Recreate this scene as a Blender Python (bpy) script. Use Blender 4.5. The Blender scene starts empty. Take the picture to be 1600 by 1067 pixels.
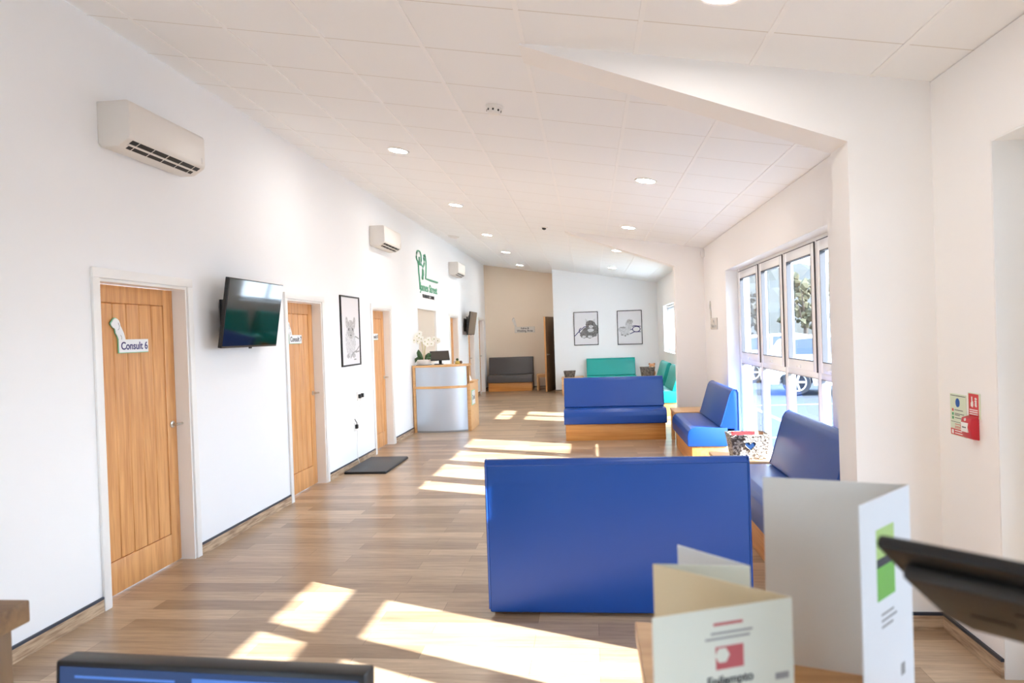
import bpy, bmesh, math, random
from mathutils import Vector, Matrix
random.seed(7)
PI = math.pi
SC = bpy.context.scene
COL = SC.collection
XL, XR, YB, YP, Y0 = -2.99, 1.78, 20.45, 18.85, -4.0
def ceil_z(x): return 3.13 - 0.1706 * x

# ------------------------------------------------------------------ materials
def new_mat(name):
    m = bpy.data.materials.new(name); m.use_nodes = True
    nt = m.node_tree
    return m, nt, nt.nodes['Principled BSDF']
def srgb(r, g, b):
    f = lambda c: (c/255/12.92) if c/255 <= 0.04045 else ((c/255+0.055)/1.055)**2.4
    return (f(r), f(g), f(b), 1)
def plain(name, rgb, rough=0.5, metal=0.0, spec=0.5, bump=0.0, bscale=200, coat=0.0):
    m, nt, b = new_mat(name)
    b.inputs['Base Color'].default_value = srgb(*rgb)
    b.inputs['Roughness'].default_value = rough
    b.inputs['Metallic'].default_value = metal
    b.inputs['Specular IOR Level'].default_value = spec
    b.inputs['Coat Weight'].default_value = coat
    tc = nt.nodes.new('ShaderNodeTexCoord')
    n = nt.nodes.new('ShaderNodeTexNoise'); n.inputs['Scale'].default_value = bscale
    nt.links.new(tc.outputs['Object'], n.inputs['Vector'])
    if bump > 0:
        bp = nt.nodes.new('ShaderNodeBump'); bp.inputs['Strength'].default_value = bump
        bp.inputs['Distance'].default_value = 0.002
        nt.links.new(n.outputs['Fac'], bp.inputs['Height']); nt.links.new(bp.outputs['Normal'], b.inputs['Normal'])
    else:
        r = nt.nodes.new('ShaderNodeMapRange')
        r.inputs['To Min'].default_value = max(0.02, rough-0.04); r.inputs['To Max'].default_value = min(1, rough+0.04)
        nt.links.new(n.outputs['Fac'], r.inputs['Value']); nt.links.new(r.outputs['Result'], b.inputs['Roughness'])
    return m
def wood(name, c1, c2, axis='z', rough=0.45, scale=9.0, stretch=0.06):
    m, nt, b = new_mat(name)
    tc = nt.nodes.new('ShaderNodeTexCoord'); mp = nt.nodes.new('ShaderNodeMapping')
    s = {'x': (stretch, 1, 1), 'y': (1, stretch, 1), 'z': (1, 1, stretch)}[axis]
    mp.inputs['Scale'].default_value = s
    nt.links.new(tc.outputs['Object'], mp.inputs['Vector'])
    n = nt.nodes.new('ShaderNodeTexNoise'); n.inputs['Scale'].default_value = scale*2.2; n.inputs['Detail'].default_value = 6
    n.inputs['Distortion'].default_value = 1.2
    n2 = nt.nodes.new('ShaderNodeTexNoise'); n2.inputs['Scale'].default_value = scale*9; n2.inputs['Detail'].default_value = 3
    nt.links.new(mp.outputs['Vector'], n.inputs['Vector']); nt.links.new(mp.outputs['Vector'], n2.inputs['Vector'])
    mx = nt.nodes.new('ShaderNodeMath'); mx.operation = 'MULTIPLY_ADD'
    mx.inputs[1].default_value = 0.35; nt.links.new(n2.outputs['Fac'], mx.inputs[0]); 
    sc = nt.nodes.new('ShaderNodeMath'); sc.operation = 'MULTIPLY'; sc.inputs[1].default_value = 0.65
    nt.links.new(n.outputs['Fac'], sc.inputs[0]); nt.links.new(sc.outputs[0], mx.inputs[2])
    cr = nt.nodes.new('ShaderNodeValToRGB')
    cr.color_ramp.elements[0].position = 0.36; cr.color_ramp.elements[0].color = srgb(*c2)
    cr.color_ramp.elements[1].position = 0.62; cr.color_ramp.elements[1].color = srgb(*c1)
    nt.links.new(mx.outputs[0], cr.inputs['Fac']); nt.links.new(cr.outputs['Color'], b.inputs['Base Color'])
    b.inputs['Roughness'].default_value = rough
    return m
def emit(name, rgb, strength):
    m, nt, b = new_mat(name)
    b.inputs['Base Color'].default_value = srgb(*rgb)
    b.inputs['Emission Color'].default_value = srgb(*rgb)
    b.inputs['Emission Strength'].default_value = strength
    return m
def glass_mat(name, tint=(0.97, 0.985, 0.99)):
    m = bpy.data.materials.new(name); m.use_nodes = True
    nt = m.node_tree; nt.nodes.clear()
    o = nt.nodes.new('ShaderNodeOutputMaterial'); mix = nt.nodes.new('ShaderNodeMixShader')
    t = nt.nodes.new('ShaderNodeBsdfTransparent'); t.inputs['Color'].default_value = (*tint, 1)
    g = nt.nodes.new('ShaderNodeBsdfGlossy'); g.inputs['Roughness'].default_value = 0.0
    fr = nt.nodes.new('ShaderNodeFresnel'); fr.inputs['IOR'].default_value = 1.45
    ge = nt.nodes.new('ShaderNodeNewGeometry'); fm = nt.nodes.new('ShaderNodeMath'); fm.operation = 'SUBTRACT'; fm.inputs[0].default_value = 1.0
    nt.links.new(ge.outputs['Backfacing'], fm.inputs[1]); fk = nt.nodes.new('ShaderNodeMath'); fk.operation = 'MULTIPLY'
    nt.links.new(fm.outputs[0], fk.inputs[0]); nt.links.new(fr.outputs[0], fk.inputs[1])
    nt.links.new(fk.outputs[0], mix.inputs[0]); nt.links.new(t.outputs[0], mix.inputs[1])
    nt.links.new(g.outputs[0], mix.inputs[2]); nt.links.new(mix.outputs[0], o.inputs['Surface'])
    return m

M = {}
M['wall'] = plain('wall_paint', (242, 244, 246), 0.75, bump=0.05, bscale=90, spec=0.3)
M['wall_back'] = plain('wall_paint_beige', (236, 220, 200), 0.75, bump=0.05, bscale=90, spec=0.3)
M['wall_warm'] = plain('wall_paint_warm', (243, 241, 239), 0.75, bump=0.05, bscale=90, spec=0.3)
M['trim'] = plain('white_satin_paint', (240, 240, 238), 0.35)
M['upvc'] = plain('white_upvc', (248, 248, 248), 0.25)
M['black'] = plain('black_plastic', (22, 22, 24), 0.4)
M['dark_trim'] = plain('dark_trim_strip', (45, 52, 66), 0.4)
M['oak'] = wood('oak_veneer', (226, 170, 110), (198, 138, 80), 'z', 0.4)
M['beech_x'] = wood('beech_board', (224, 160, 88), (202, 134, 66), 'x', 0.4, stretch=0.05)
M['beech_pale'] = wood('pale_beech_board', (228, 182, 128), (210, 160, 104), 'x', 0.35, stretch=0.05)
M['counter_wood'] = wood('counter_board', (206, 160, 108), (186, 138, 88), 'x', 0.35, stretch=0.05)
M['shaded_wood'] = wood('shaded_brown_board', (136, 104, 70), (108, 80, 52), 'x', 0.45)  # shade on the half-open door and post cap is put into this brown
M['blue'] = plain('blue_vinyl', (14, 68, 148), 0.36, bump=0.12, bscale=420)
M['teal'] = plain('teal_vinyl', (0, 158, 150), 0.38, bump=0.12, bscale=420)
M['grey_vinyl'] = plain('charcoal_vinyl', (84, 80, 80), 0.42, bump=0.12, bscale=420)
M['metal_panel'] = plain('silver_laminate', (198, 206, 216), 0.32, metal=0.55)
M['steel'] = plain('satin_steel', (200, 198, 194), 0.28, metal=1.0)
M['screen'] = plain('black_screen_glass', (10, 12, 14), 0.06, spec=0.6, coat=0.3)
M['white_plastic'] = plain('white_plastic', (236, 234, 230), 0.35)
M['ac_white'] = plain('air_unit_white', (226, 222, 216), 0.4)
M['paper'] = plain('white_paper', (238, 238, 234), 0.6)
M['mount_grey'] = plain('print_ground', (226, 225, 228), 0.5)
M['cream_card'] = plain('cream_card', (222, 205, 170), 0.6)
M['green_white'] = plain('pale_green_card', (222, 226, 214), 0.55)
M['pale_card'] = plain('white_gloss_card', (232, 235, 238), 0.3)
M['grey_card'] = plain('grey_white_card', (220, 218, 212), 0.5)
M['ink'] = plain('dark_ink', (40, 40, 48), 0.6)
M['ink_grey'] = plain('grey_ink', (150, 150, 150), 0.6)
M['ink_navy'] = plain('navy_ink', (48, 44, 110), 0.6)
M['ink_red'] = plain('red_ink', (190, 96, 100), 0.6)
M['logo_green'] = plain('logo_green', (94, 168, 136), 0.5)
M['edge_green'] = plain('mint_edge', (120, 205, 170), 0.4)
M['leaf_green'] = plain('leaflet_green', (112, 186, 52), 0.45)
M['leaf_lime'] = plain('leaflet_lime', (178, 212, 120), 0.45)
M['red'] = plain('alarm_red', (196, 32, 48), 0.35)
M['sign_red'] = plain('sign_red', (205, 48, 52), 0.45)
M['sign_mint'] = plain('luminous_sign', (214, 224, 200), 0.5)
M['sign_blue'] = plain('sign_blue', (20, 88, 168), 0.5)
M['sign_green'] = plain('sign_green', (40, 150, 90), 0.5)
M['mat'] = plain('charcoal_rubber', (72, 72, 74), 0.6, bump=0.4, bscale=150)
M['beige'] = plain('beige_blind', (214, 202, 186), 0.6)
M['petal'] = plain('white_petal', (246, 244, 234), 0.5)
M['petal_centre'] = plain('yellow_green_centre', (150, 150, 60), 0.6)
M['plant_green'] = plain('dark_leaf_green', (52, 84, 44), 0.35)
M['stem'] = plain('pale_stem', (190, 178, 110), 0.5)
M['lamp'] = emit('downlight_diffuser', (255, 250, 244), 75)
M['glass'] = glass_mat('window_glass')
M['gasket'] = plain('grey_gasket', (84, 84, 88), 0.6)
M['car_white'] = plain('white_car_paint', (236, 238, 240), 0.15, coat=0.6)
M['car_glass'] = plain('dark_car_glass', (52, 62, 84), 0.08)
M['tyre'] = plain('tyre_rubber', (34, 34, 36), 0.7)
M['alloy'] = plain('silver_alloy', (196, 198, 202), 0.25, metal=0.8)
M['tail'] = plain('red_tail_lens', (190, 30, 36), 0.2)
M['asphalt'] = plain('asphalt', (48, 51, 57), 0.85, bump=0.5, bscale=60)
M['line_white'] = plain('road_paint', (150, 152, 156), 0.7)
M['trunk'] = plain('bark', (58, 50, 42), 0.8)
M['olive'] = plain('olive_foliage', (72, 68, 44), 0.8)
M['olive_brown'] = plain('winter_foliage', (46, 43, 33), 0.8)
M['wicker_dark'] = None
M['toy'] = plain('ginger_plush', (176, 122, 84), 0.9)
M['acrylic'] = plain('clear_grey_acrylic', (226, 220, 210), 0.25)

def floor_material():
    m, nt, b = new_mat('wood_look_tile')
    tc = nt.nodes.new('ShaderNodeTexCoord')
    br = nt.nodes.new('ShaderNodeTexBrick')
    br.inputs['Scale'].default_value = 1.0
    br.inputs['Brick Width'].default_value = 0.9; br.inputs['Row Height'].default_value = 0.15
    br.inputs['Mortar Size'].default_value = 0.0012; br.inputs['Mortar Smooth'].default_value = 0.2
    br.inputs['Bias'].default_value = 0.0
    br.offset = 0.37; br.offset_frequency = 2
    br.inputs['Color1'].default_value = srgb(200, 175, 146)
    br.inputs['Color2'].default_value = srgb(156, 130, 103)
    br.inputs['Mortar'].default_value = srgb(120, 100, 80)
    nt.links.new(tc.outputs['Object'], br.inputs['Vector'])
    mp = nt.nodes.new('ShaderNodeMapping'); mp.inputs['Scale'].default_value = (1.3, 14, 1)
    nt.links.new(tc.outputs['Object'], mp.inputs['Vector'])
    n = nt.nodes.new('ShaderNodeTexNoise'); n.inputs['Scale'].default_value = 2.2; n.inputs['Detail'].default_value = 8
    n.inputs['Roughness'].default_value = 0.65
    nt.links.new(mp.outputs['Vector'], n.inputs['Vector'])
    cr = nt.nodes.new('ShaderNodeValToRGB')
    cr.color_ramp.elements[0].position = 0.3; cr.color_ramp.elements[0].color = (0.55, 0.5, 0.45, 1)
    cr.color_ramp.elements[1].position = 0.7; cr.color_ramp.elements[1].color = (1.12, 1.1, 1.08, 1)
    nt.links.new(n.outputs['Fac'], cr.inputs['Fac'])
    mx = nt.nodes.new('ShaderNodeMix'); mx.data_type = 'RGBA'; mx.blend_type = 'MULTIPLY'; mx.inputs['Factor'].default_value = 0.8
    nt.links.new(br.outputs['Color'], mx.inputs['A']); nt.links.new(cr.outputs['Color'], mx.inputs['B'])
    nt.links.new(mx.outputs['Result'], b.inputs['Base Color'])
    b.inputs['Roughness'].default_value = 0.29
    bp = nt.nodes.new('ShaderNodeBump'); bp.inputs['Strength'].default_value = 0.15; bp.inputs['Distance'].default_value = 0.002
    nt.links.new(n.outputs['Fac'], bp.inputs['Height']); nt.links.new(bp.outputs['Normal'], b.inputs['Normal'])
    return m
M['floor'] = floor_material()

def tile_material():
    m, nt, b = new_mat('ceiling_tile')
    tc = nt.nodes.new('ShaderNodeTexCoord'); sx = nt.nodes.new('ShaderNodeSeparateXYZ')
    nt.links.new(tc.outputs['Object'], sx.inputs[0])
    def line(sock, off, half):
        a = nt.nodes.new('ShaderNodeMath'); a.operation = 'SUBTRACT'; a.inputs[1].default_value = off
        nt.links.new(sock, a.inputs[0])
        d = nt.nodes.new('ShaderNodeMath'); d.operation = 'PINGPONG'; d.inputs[1].default_value = 0.3
        nt.links.new(a.outputs[0], d.inputs[0])
        l = nt.nodes.new('ShaderNodeMath'); l.operation = 'LESS_THAN'; l.inputs[1].default_value = half
        nt.links.new(d.outputs[0], l.inputs[0])
        return l.outputs[0]
    ly = line(sx.outputs['Y'], 3.473 - 6.0, 0.0035)
    mx = nt.nodes.new('ShaderNodeMix'); mx.data_type = 'RGBA'
    mx.inputs['A'].default_value = srgb(241, 242, 243); mx.inputs['B'].default_value = srgb(212, 206, 198)  # cross joints: the gap's shadow is put into the colour as thin lines
    nt.links.new(ly, mx.inputs['Factor'])
    nt.links.new(mx.outputs['Result'], b.inputs['Base Color'])
    b.inputs['Roughness'].default_value = 0.8
    n = nt.nodes.new('ShaderNodeTexNoise'); n.inputs['Scale'].default_value = 120
    nt.links.new(tc.outputs['Object'], n.inputs['Vector'])
    bp = nt.nodes.new('ShaderNodeBump'); bp.inputs['Strength'].default_value = 0.1; bp.inputs['Distance'].default_value = 0.002
    nt.links.new(n.outputs['Fac'], bp.inputs['Height']); nt.links.new(bp.outputs['Normal'], b.inputs['Normal'])
    return m
M['tile'] = tile_material()
M['grid'] = plain('ceiling_grid_white', (243, 243, 243), 0.5)

def skirt_material():
    m, nt, b = new_mat('skirting_tile')
    tc = nt.nodes.new('ShaderNodeTexCoord'); mp = nt.nodes.new('ShaderNodeMapping')
    mp.inputs['Scale'].default_value = (3, 3, 26)
    nt.links.new(tc.outputs['Object'], mp.inputs['Vector'])
    n = nt.nodes.new('ShaderNodeTexNoise'); n.inputs['Scale'].default_value = 2; n.inputs['Detail'].default_value = 6
    nt.links.new(mp.outputs['Vector'], n.inputs['Vector'])
    cr = nt.nodes.new('ShaderNodeValToRGB')
    cr.color_ramp.elements[0].position = 0.35; cr.color_ramp.elements[0].color = srgb(150, 122, 96)
    cr.color_ramp.elements[1].position = 0.65; cr.color_ramp.elements[1].color = srgb(206, 182, 152)
    nt.links.new(n.outputs['Fac'], cr.inputs['Fac']); nt.links.new(cr.outputs['Color'], b.inputs['Base Color'])
    b.inputs['Roughness'].default_value = 0.4
    return m
M['skirt'] = skirt_material()

def weave_material(name, light, dark, s=46):
    m, nt, b = new_mat(name)
    tc = nt.nodes.new('ShaderNodeTexCoord')
    mp = nt.nodes.new('ShaderNodeMapping'); mp.inputs['Rotation'].default_value = (PI/2, 0, 0)
    nt.links.new(tc.outputs['Object'], mp.inputs['Vector'])
    v = nt.nodes.new('ShaderNodeTexVoronoi'); v.inputs['Scale'].default_value = s
    mp.inputs['Scale'].default_value = (1, 1, 1.9)
    nt.links.new(mp.outputs['Vector'], v.inputs['Vector'])
    cr = nt.nodes.new('ShaderNodeValToRGB')
    cr.color_ramp.elements[0].position = 0.25; cr.color_ramp.elements[0].color = srgb(*light)
    cr.color_ramp.elements[1].position = 0.7; cr.color_ramp.elements[1].color = srgb(*dark)
    nt.links.new(v.outputs['Distance'], cr.inputs['Fac']); nt.links.new(cr.outputs['Color'], b.inputs['Base Color'])
    bp = nt.nodes.new('ShaderNodeBump'); bp.inputs['Strength'].default_value = 0.9; bp.inputs['Distance'].default_value = 0.008
    bp.invert = True
    nt.links.new(v.outputs['Distance'], bp.inputs['Height']); nt.links.new(bp.outputs['Normal'], b.inputs['Normal'])
    b.inputs['Roughness'].default_value = 0.75
    return m
M['wicker'] = weave_material('white_seagrass', (226, 219, 208), (92, 82, 74), 48)
M['wicker_dark'] = weave_material('grey_wicker', (128, 116, 106), (70, 62, 58), 30)

def fur_material(name, c1, c2, s=40):
    m, nt, b = new_mat(name)
    tc = nt.nodes.new('ShaderNodeTexCoord')
    n = nt.nodes.new('ShaderNodeTexNoise'); n.inputs['Scale'].default_value = s; n.inputs['Detail'].default_value = 5
    n.inputs['Distortion'].default_value = 2.0
    nt.links.new(tc.outputs['Object'], n.inputs['Vector'])
    cr = nt.nodes.new('ShaderNodeValToRGB')
    cr.color_ramp.elements[0].position = 0.4; cr.color_ramp.elements[0].color = srgb(*c2)
    cr.color_ramp.elements[1].position = 0.6; cr.color_ramp.elements[1].color = srgb(*c1)
    nt.links.new(n.outputs['Fac'], cr.inputs['Fac']); nt.links.new(cr.outputs['Color'], b.inputs['Base Color'])
    b.inputs['Roughness'].default_value = 0.5
    return m
M['fur_dark'] = fur_material('printed_tabby_fur', (150, 148, 148), (62, 60, 62))
M['fur_mid'] = fur_material('printed_grey_fur', (206, 205, 206), (150, 149, 150))
M['fur_light'] = fur_material('printed_pale_fur', (226, 226, 228), (176, 176, 180))

# ------------------------------------------------------------------ mesh helpers
class MB:
    def __init__(s): s.bm = bmesh.new()
    def _bev(s, geom_faces, w, seg):
        if w <= 0: return
        es = set()
        for f in geom_faces:
            for e in f.edges: es.add(e)
        bmesh.ops.bevel(s.bm, geom=list(es), offset=w, segments=seg, affect='EDGES', profile=0.5, clamp_overlap=True)
    def box(s, a, b, bev=0, seg=2):
        (x0, y0, z0), (x1, y1, z1) = a, b
        x0, x1 = min(x0, x1), max(x0, x1); y0, y1 = min(y0, y1), max(y0, y1); z0, z1 = min(z0, z1), max(z0, z1)
        v = [s.bm.verts.new(p) for p in ((x0,y0,z0),(x1,y0,z0),(x1,y1,z0),(x0,y1,z0),(x0,y0,z1),(x1,y0,z1),(x1,y1,z1),(x0,y1,z1))]
        fs = [s.bm.faces.new([v[i] for i in q]) for q in ((3,2,1,0),(4,5,6,7),(0,1,5,4),(1,2,6,5),(2,3,7,6),(3,0,4,7))]
        s._bev(fs, bev, seg); return s
    def prism(s, poly, axis, a, b, bev=0, seg=2):
        """poly in the two other axes (order x,y,z without axis), extruded from a to b along axis"""
        def P(p, t):
            if axis == 'x': return (t, p[0], p[1])
            if axis == 'y': return (p[0], t, p[1])
            return (p[0], p[1], t)
        v0 = [s.bm.verts.new(P(p, a)) for p in poly]; v1 = [s.bm.verts.new(P(p, b)) for p in poly]
        n = len(poly)
        fs = [s.bm.faces.new(v0[::-1]), s.bm.faces.new(v1)]
        for i in range(n):
            fs.append(s.bm.faces.new((v0[i], v0[(i+1) % n], v1[(i+1) % n], v1[i])))
        if bev > 0:
            bmesh.ops.recalc_face_normals(s.bm, faces=fs)
            s._bev(fs, bev, seg)
        return s
    def tube(s, pts, r, n=8, closed=False):
        pts = [Vector(p) for p in pts]; rings = []
        rr = r if isinstance(r, (list, tuple)) else [r]*len(pts)
        m = len(pts)
        for i, p in enumerate(pts):
            if closed: d = pts[(i+1) % m] - pts[i-1]
            else: d = pts[min(i+1, m-1)] - pts[max(i-1, 0)]
            if d.length < 1e-9: d = Vector((0, 0, 1))
            d.normalize()
            a = d.cross(Vector((0, 0, 1)) if abs(d.z) < 0.9 else Vector((1, 0, 0))).normalized(); b2 = d.cross(a)
            rings.append([s.bm.verts.new(p + (a*math.cos(2*PI*k/n) + b2*math.sin(2*PI*k/n))*rr[i]) for k in range(n)])
        for i in range(m if closed else m-1):
            A, B = rings[i], rings[(i+1) % m]
            for k in range(n): s.bm.faces.new((A[k], A[(k+1) % n], B[(k+1) % n], B[k]))
        if not closed:
            s.bm.faces.new(rings[0][::-1]); s.bm.faces.new(rings[-1])
        return s
    def lathe(s, prof, n=32, mat=None):
        """prof [(r,z)], about z; mat places it"""
        rings = []
        for r, z in prof:
            if r < 1e-6: rings.append([s.bm.verts.new((0, 0, z))])
            else: rings.append([s.bm.verts.new((r*math.cos(2*PI*k/n), r*math.sin(2*PI*k/n), z)) for k in range(n)])
        vs = [v for q in rings for v in q]
        for A, B in zip(rings, rings[1:]):
            for k in range(n):
                if len(A) == 1 and len(B) == 1: break
                if len(A) == 1: s.bm.faces.new((A[0], B[(k+1) % n], B[k]))
                elif len(B) == 1: s.bm.faces.new((A[k], A[(k+1) % n], B[0]))
                else: s.bm.faces.new((A[k], A[(k+1) % n], B[(k+1) % n], B[k]))
        if mat is not None: bmesh.ops.transform(s.bm, matrix=mat, verts=vs)
        return s
    def ball(s, c, r, sub=2, sc=(1, 1, 1), rot=None):
        g = bmesh.ops.create_icosphere(s.bm, subdivisions=sub, radius=r)
        mt = Matrix.Translation(c) @ (rot.to_4x4() if rot else Matrix()) @ Matrix.Diagonal((*sc, 1))
        bmesh.ops.transform(s.bm, matrix=mt, verts=g['verts']); return s
    def poly(s, pts):
        s.bm.faces.new([s.bm.verts.new(p) for p in pts]); return s
    def build(s, name, mat, parent=None, smooth=True, loc=None, rot=None):
        bmesh.ops.recalc_face_normals(s.bm, faces=s.bm.faces[:])
        me = bpy.data.meshes.new(name); s.bm.to_mesh(me); s.bm.free()
        me.materials.append(mat)
        if smooth:
            for p in me.polygons: p.use_smooth = True
            try: me.set_sharp_from_angle(angle=math.radians(38))
            except Exception: pass
        o = bpy.data.objects.new(name, me); COL.objects.link(o)
        if parent is not None: o.parent = parent
        if loc is not None: o.location = loc
        if rot is not None: o.rotation_euler = rot
        return o
def tag(o, label=None, cat=None, group=None, kind=None):
    if label: o['label'] = label
    if cat: o['category'] = cat
    if group: o['group'] = group
    if kind: o['kind'] = kind
    return o
def thing(name, label, cat, loc=(0, 0, 0), rz=0.0, group=None, kind=None, rot=None):
    o = bpy.data.objects.new(name, None); COL.objects.link(o)
    o.empty_display_size = 0.1
    o.location = loc; o.rotation_euler = rot if rot else (0, 0, rz)
    return tag(o, label, cat, group, kind)
def dup(root, loc, rz=0.0, label=None, group=None, rot=None):
    r = root.copy(); COL.objects.link(r); r.location = loc; r.rotation_euler = rot if rot else (0, 0, rz)
    if label: r['label'] = label
    if group: r['group'] = group
    for ch in list(root.children):
        c = ch.copy(); COL.objects.link(c); c.parent = r
        for g in list(ch.children):
            d = g.copy(); COL.objects.link(d); d.parent = c
    return r
def text(name, body, size, mat, parent, loc, rot, align='CENTER', ext=0.001, bold=0.0, sx=1.0):
    cu = bpy.data.curves.new(name, 'FONT'); cu.body = body; cu.size = size; cu.extrude = ext
    cu.align_x = align; cu.align_y = 'CENTER'; cu.offset = bold
    cu.materials.append(mat)
    o = bpy.data.objects.new(name, cu); COL.objects.link(o); o.parent = parent
    o.location = loc; o.rotation_euler = rot; o.scale = (sx, 1, 1)
    return o
FACE_X = (PI/2, 0, PI/2)      # text that faces +X (on the left wall): reads along +Y
FACE_MX = (PI/2, 0, -PI/2)    # text that faces -X (on the right wall)
FACE_MY = (PI/2, 0, 0)        # text that faces -Y

def wall_boxes(mb, axis_lo, axis_hi, y0, y1, ztop, openings):
    ops = sorted(openings)
    y = y0
    for (a, b, z0, z1) in ops:
        if a > y: mb.box((axis_lo, y, 0), (axis_hi, a, ztop))
        if z0 > 0: mb.box((axis_lo, a, 0), (axis_hi, b, z0))
        if z1 < ztop: mb.box((axis_lo, a, z1), (axis_hi, b, ztop))
        y = b
    if y < y1: mb.box((axis_lo, y, 0), (axis_hi, y1, ztop))
    return mb

# ------------------------------------------------------------------ setting
LEFT_DOORS = [(4.07, 5.03), (6.80, 7.72), (9.60, 10.50), (15.12, 16.02), (17.35, 18.25), (19.05, 19.95)]
HATCH = (12.25, 13.75, 1.10, 2.12)
op_l = [(a, b, 0, 2.03) for a, b in LEFT_DOORS] + [HATCH]
RD_NEAR = (1.02, 3.35, 0.0, 2.385)
RW_ONE = (5.50, 9.50, 0.12, 2.345)
RD_FAR = (11.66, 13.36, 0.0, 2.36)
RW_TWO = (14.5, 17.37, 1.06, 2.17)
RW_BEHIND = (-2.3, -0.6, 0.9, 2.3)  # opening for an unseen side window, added for fill light
op_r = [RW_BEHIND, RD_NEAR, RW_ONE, RD_FAR, RW_TWO]

f = MB().box((-3.3, Y0-0.2, -0.1), (2.1, YB+0.2, 0)).build('floor', M['floor'], smooth=False)
tag(f, 'pale brown wood-look plank floor of the waiting area', 'floor', kind='structure')
w = wall_boxes(MB(), -3.2, XL, Y0, YB, ceil_z(XL)-0.002, op_l).build('wall_left', M['wall'], smooth=False)
tag(w, 'long white wall with the row of oak doors', 'wall', kind='structure')
w = wall_boxes(MB(), XR, XR+0.3, Y0, YB, ceil_z(XR+0.3)-0.002, op_r)
w.box((XR, Y0, ceil_z(XR+0.3)-0.002), (XR+0.02, YB, ceil_z(XR+0.02)-0.002))
w = w.build('wall_right', M['wall_warm'], smooth=False)
tag(w, 'cream outside wall with the glazed openings', 'wall', kind='structure')
w = MB().prism([(-3.2, 0), (XR+0.3, 0), (XR+0.3, ceil_z(XR+0.3)), (-3.2, ceil_z(-3.2))], 'y', YB, YB+0.15).build('wall_back', M['wall_back'], smooth=False)
tag(w, 'beige end wall behind the charcoal bench', 'wall', kind='structure')
w = MB().prism([(-0.93, 0), (XR, 0), (XR, ceil_z(XR)), (-0.93, ceil_z(-0.93))], 'y', YP, YB).build('wall_partition', M['wall'], smooth=False)
tag(w, 'white partition wall carrying two framed animal prints', 'wall', kind='structure')
FW = (-2.7, -1.5, 0.9, 2.15)  # opening for an unseen window, added to light things from the front
w = MB().box((-3.2, Y0-0.15, 0), (FW[0], Y0, 2.6)).box((FW[1], Y0-0.15, 0), (XR+0.3, Y0, 2.6)).box((FW[0], Y0-0.15, 0), (FW[1], Y0, FW[2])).box((FW[0], Y0-0.15, FW[3]), (FW[1], Y0, 2.6))
w.prism([(-3.2, 2.6), (XR+0.3, 2.6), (XR+0.3, ceil_z(XR+0.3)), (-3.2, ceil_z(-3.2))], 'y', Y0-0.15, Y0)
w = w.build('wall_front', M['wall'], smooth=False)
tag(w, 'white wall behind the viewer at the near end of the room', 'wall', kind='structure')
c = MB().prism([(-3.25, ceil_z(-3.25)), (XR+0.32, ceil_z(XR+0.32)), (XR+0.32, ceil_z(XR+0.32)+0.12), (-3.25, ceil_z(-3.25)+0.12)], 'y', Y0-0.2, YB+0.2).build('ceiling', M['tile'], smooth=False)
tag(c, 'sloping white suspended tile ceiling', 'ceiling', kind='structure')
g = MB()
for i in range(-4, 4):
    x = -0.307 + 0.6*i
    if XL + 0.02 < x < XR - 0.02:
        z = ceil_z(x)
        g.prism([(x-0.012, ceil_z(x-0.012)-0.005), (x+0.012, ceil_z(x+0.012)-0.005), (x+0.012, ceil_z(x+0.012)+0.002), (x-0.012, ceil_z(x-0.012)+0.002)], 'y', Y0, YB)
g = g.build('trim_1', M['grid'], smooth=False)
tag(g, 'thin white grid bars running the length of the ceiling', 'ceiling grid', kind='structure')

def frame_pier(n, y, x0, zb, label):
    mb = MB()
    mb.box((x0, y, 0), (XR, y+0.26, zb))
    mb.prism([(x0, zb), (XR, zb), (XR, ceil_z(XR)), (-0.33, ceil_z(-0.33)), (-0.33, ceil_z(-0.33)-0.012)], 'y', y, y+0.26)
    o = mb.build(n, M['wall_warm'], smooth=False)
    tag(o, label, 'pier', kind='structure')
frame_pier('trim_2', 3.88, 1.367, 2.545, 'boxed pier and tapering ceiling haunch beside the fire alarm point')
frame_pier('trim_3', 11.2, 1.338, 2.57, 'boxed pier and tapering ceiling haunch between blue and teal seats')

# skirtings
def skirt(name, segs, label):
    t = thing(name, label, 'skirting', kind='structure')
    a, b = MB(), MB()
    for (x0, y0, x1, y1) in segs:
        a.box((x0, y0, 0), (x1, y1, 0.075)); 
        b.box((x0-0.001, y0-0.001, 0.075), (x1+0.001, y1+0.001, 0.09))
    a.build('skirting_tile', M['skirt'], t, smooth=False); b.build('trim_strip', M['dark_trim'], t, smooth=False)
segs = []; y = Y0
for a, b in LEFT_DOORS:
    segs.append((XL, y, XL+0.012, a-0.068)); y = b+0.068
segs.append((XL, y, XL+0.012, YB))
skirt('baseboard_left', segs, 'wood-look tile skirting with dark top strip along the white door wall')
segs = []; y = Y0
for o_ in (RD_NEAR, RD_FAR):
    segs.append((XR-0.012, y, XR, o_[0])); y = o_[1]
segs.append((XR-0.012, y, XR, YP))
segs = [q for q in segs]
out = []
for q in segs:
    out.append(q)
out += [(1.355, 3.868, XR-0.012, 3.88), (1.355, 3.88, 1.367, 4.14), (1.326, 11.188, XR-0.012, 11.2), (1.326, 11.2, 1.338, 11.46)]
skirt('baseboard_right', out, 'wood-look tile skirting with dark top strip along the window wall')
skirt('baseboard_back', [(XL+0.012, YB-0.012, -0.93, YB), (-0.93, YP-0.012, XR-0.012, YP), (-0.942, YP-0.012, -0.93, YB-0.012)], 'wood-look tile skirting with dark top strip at the far end')

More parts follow.
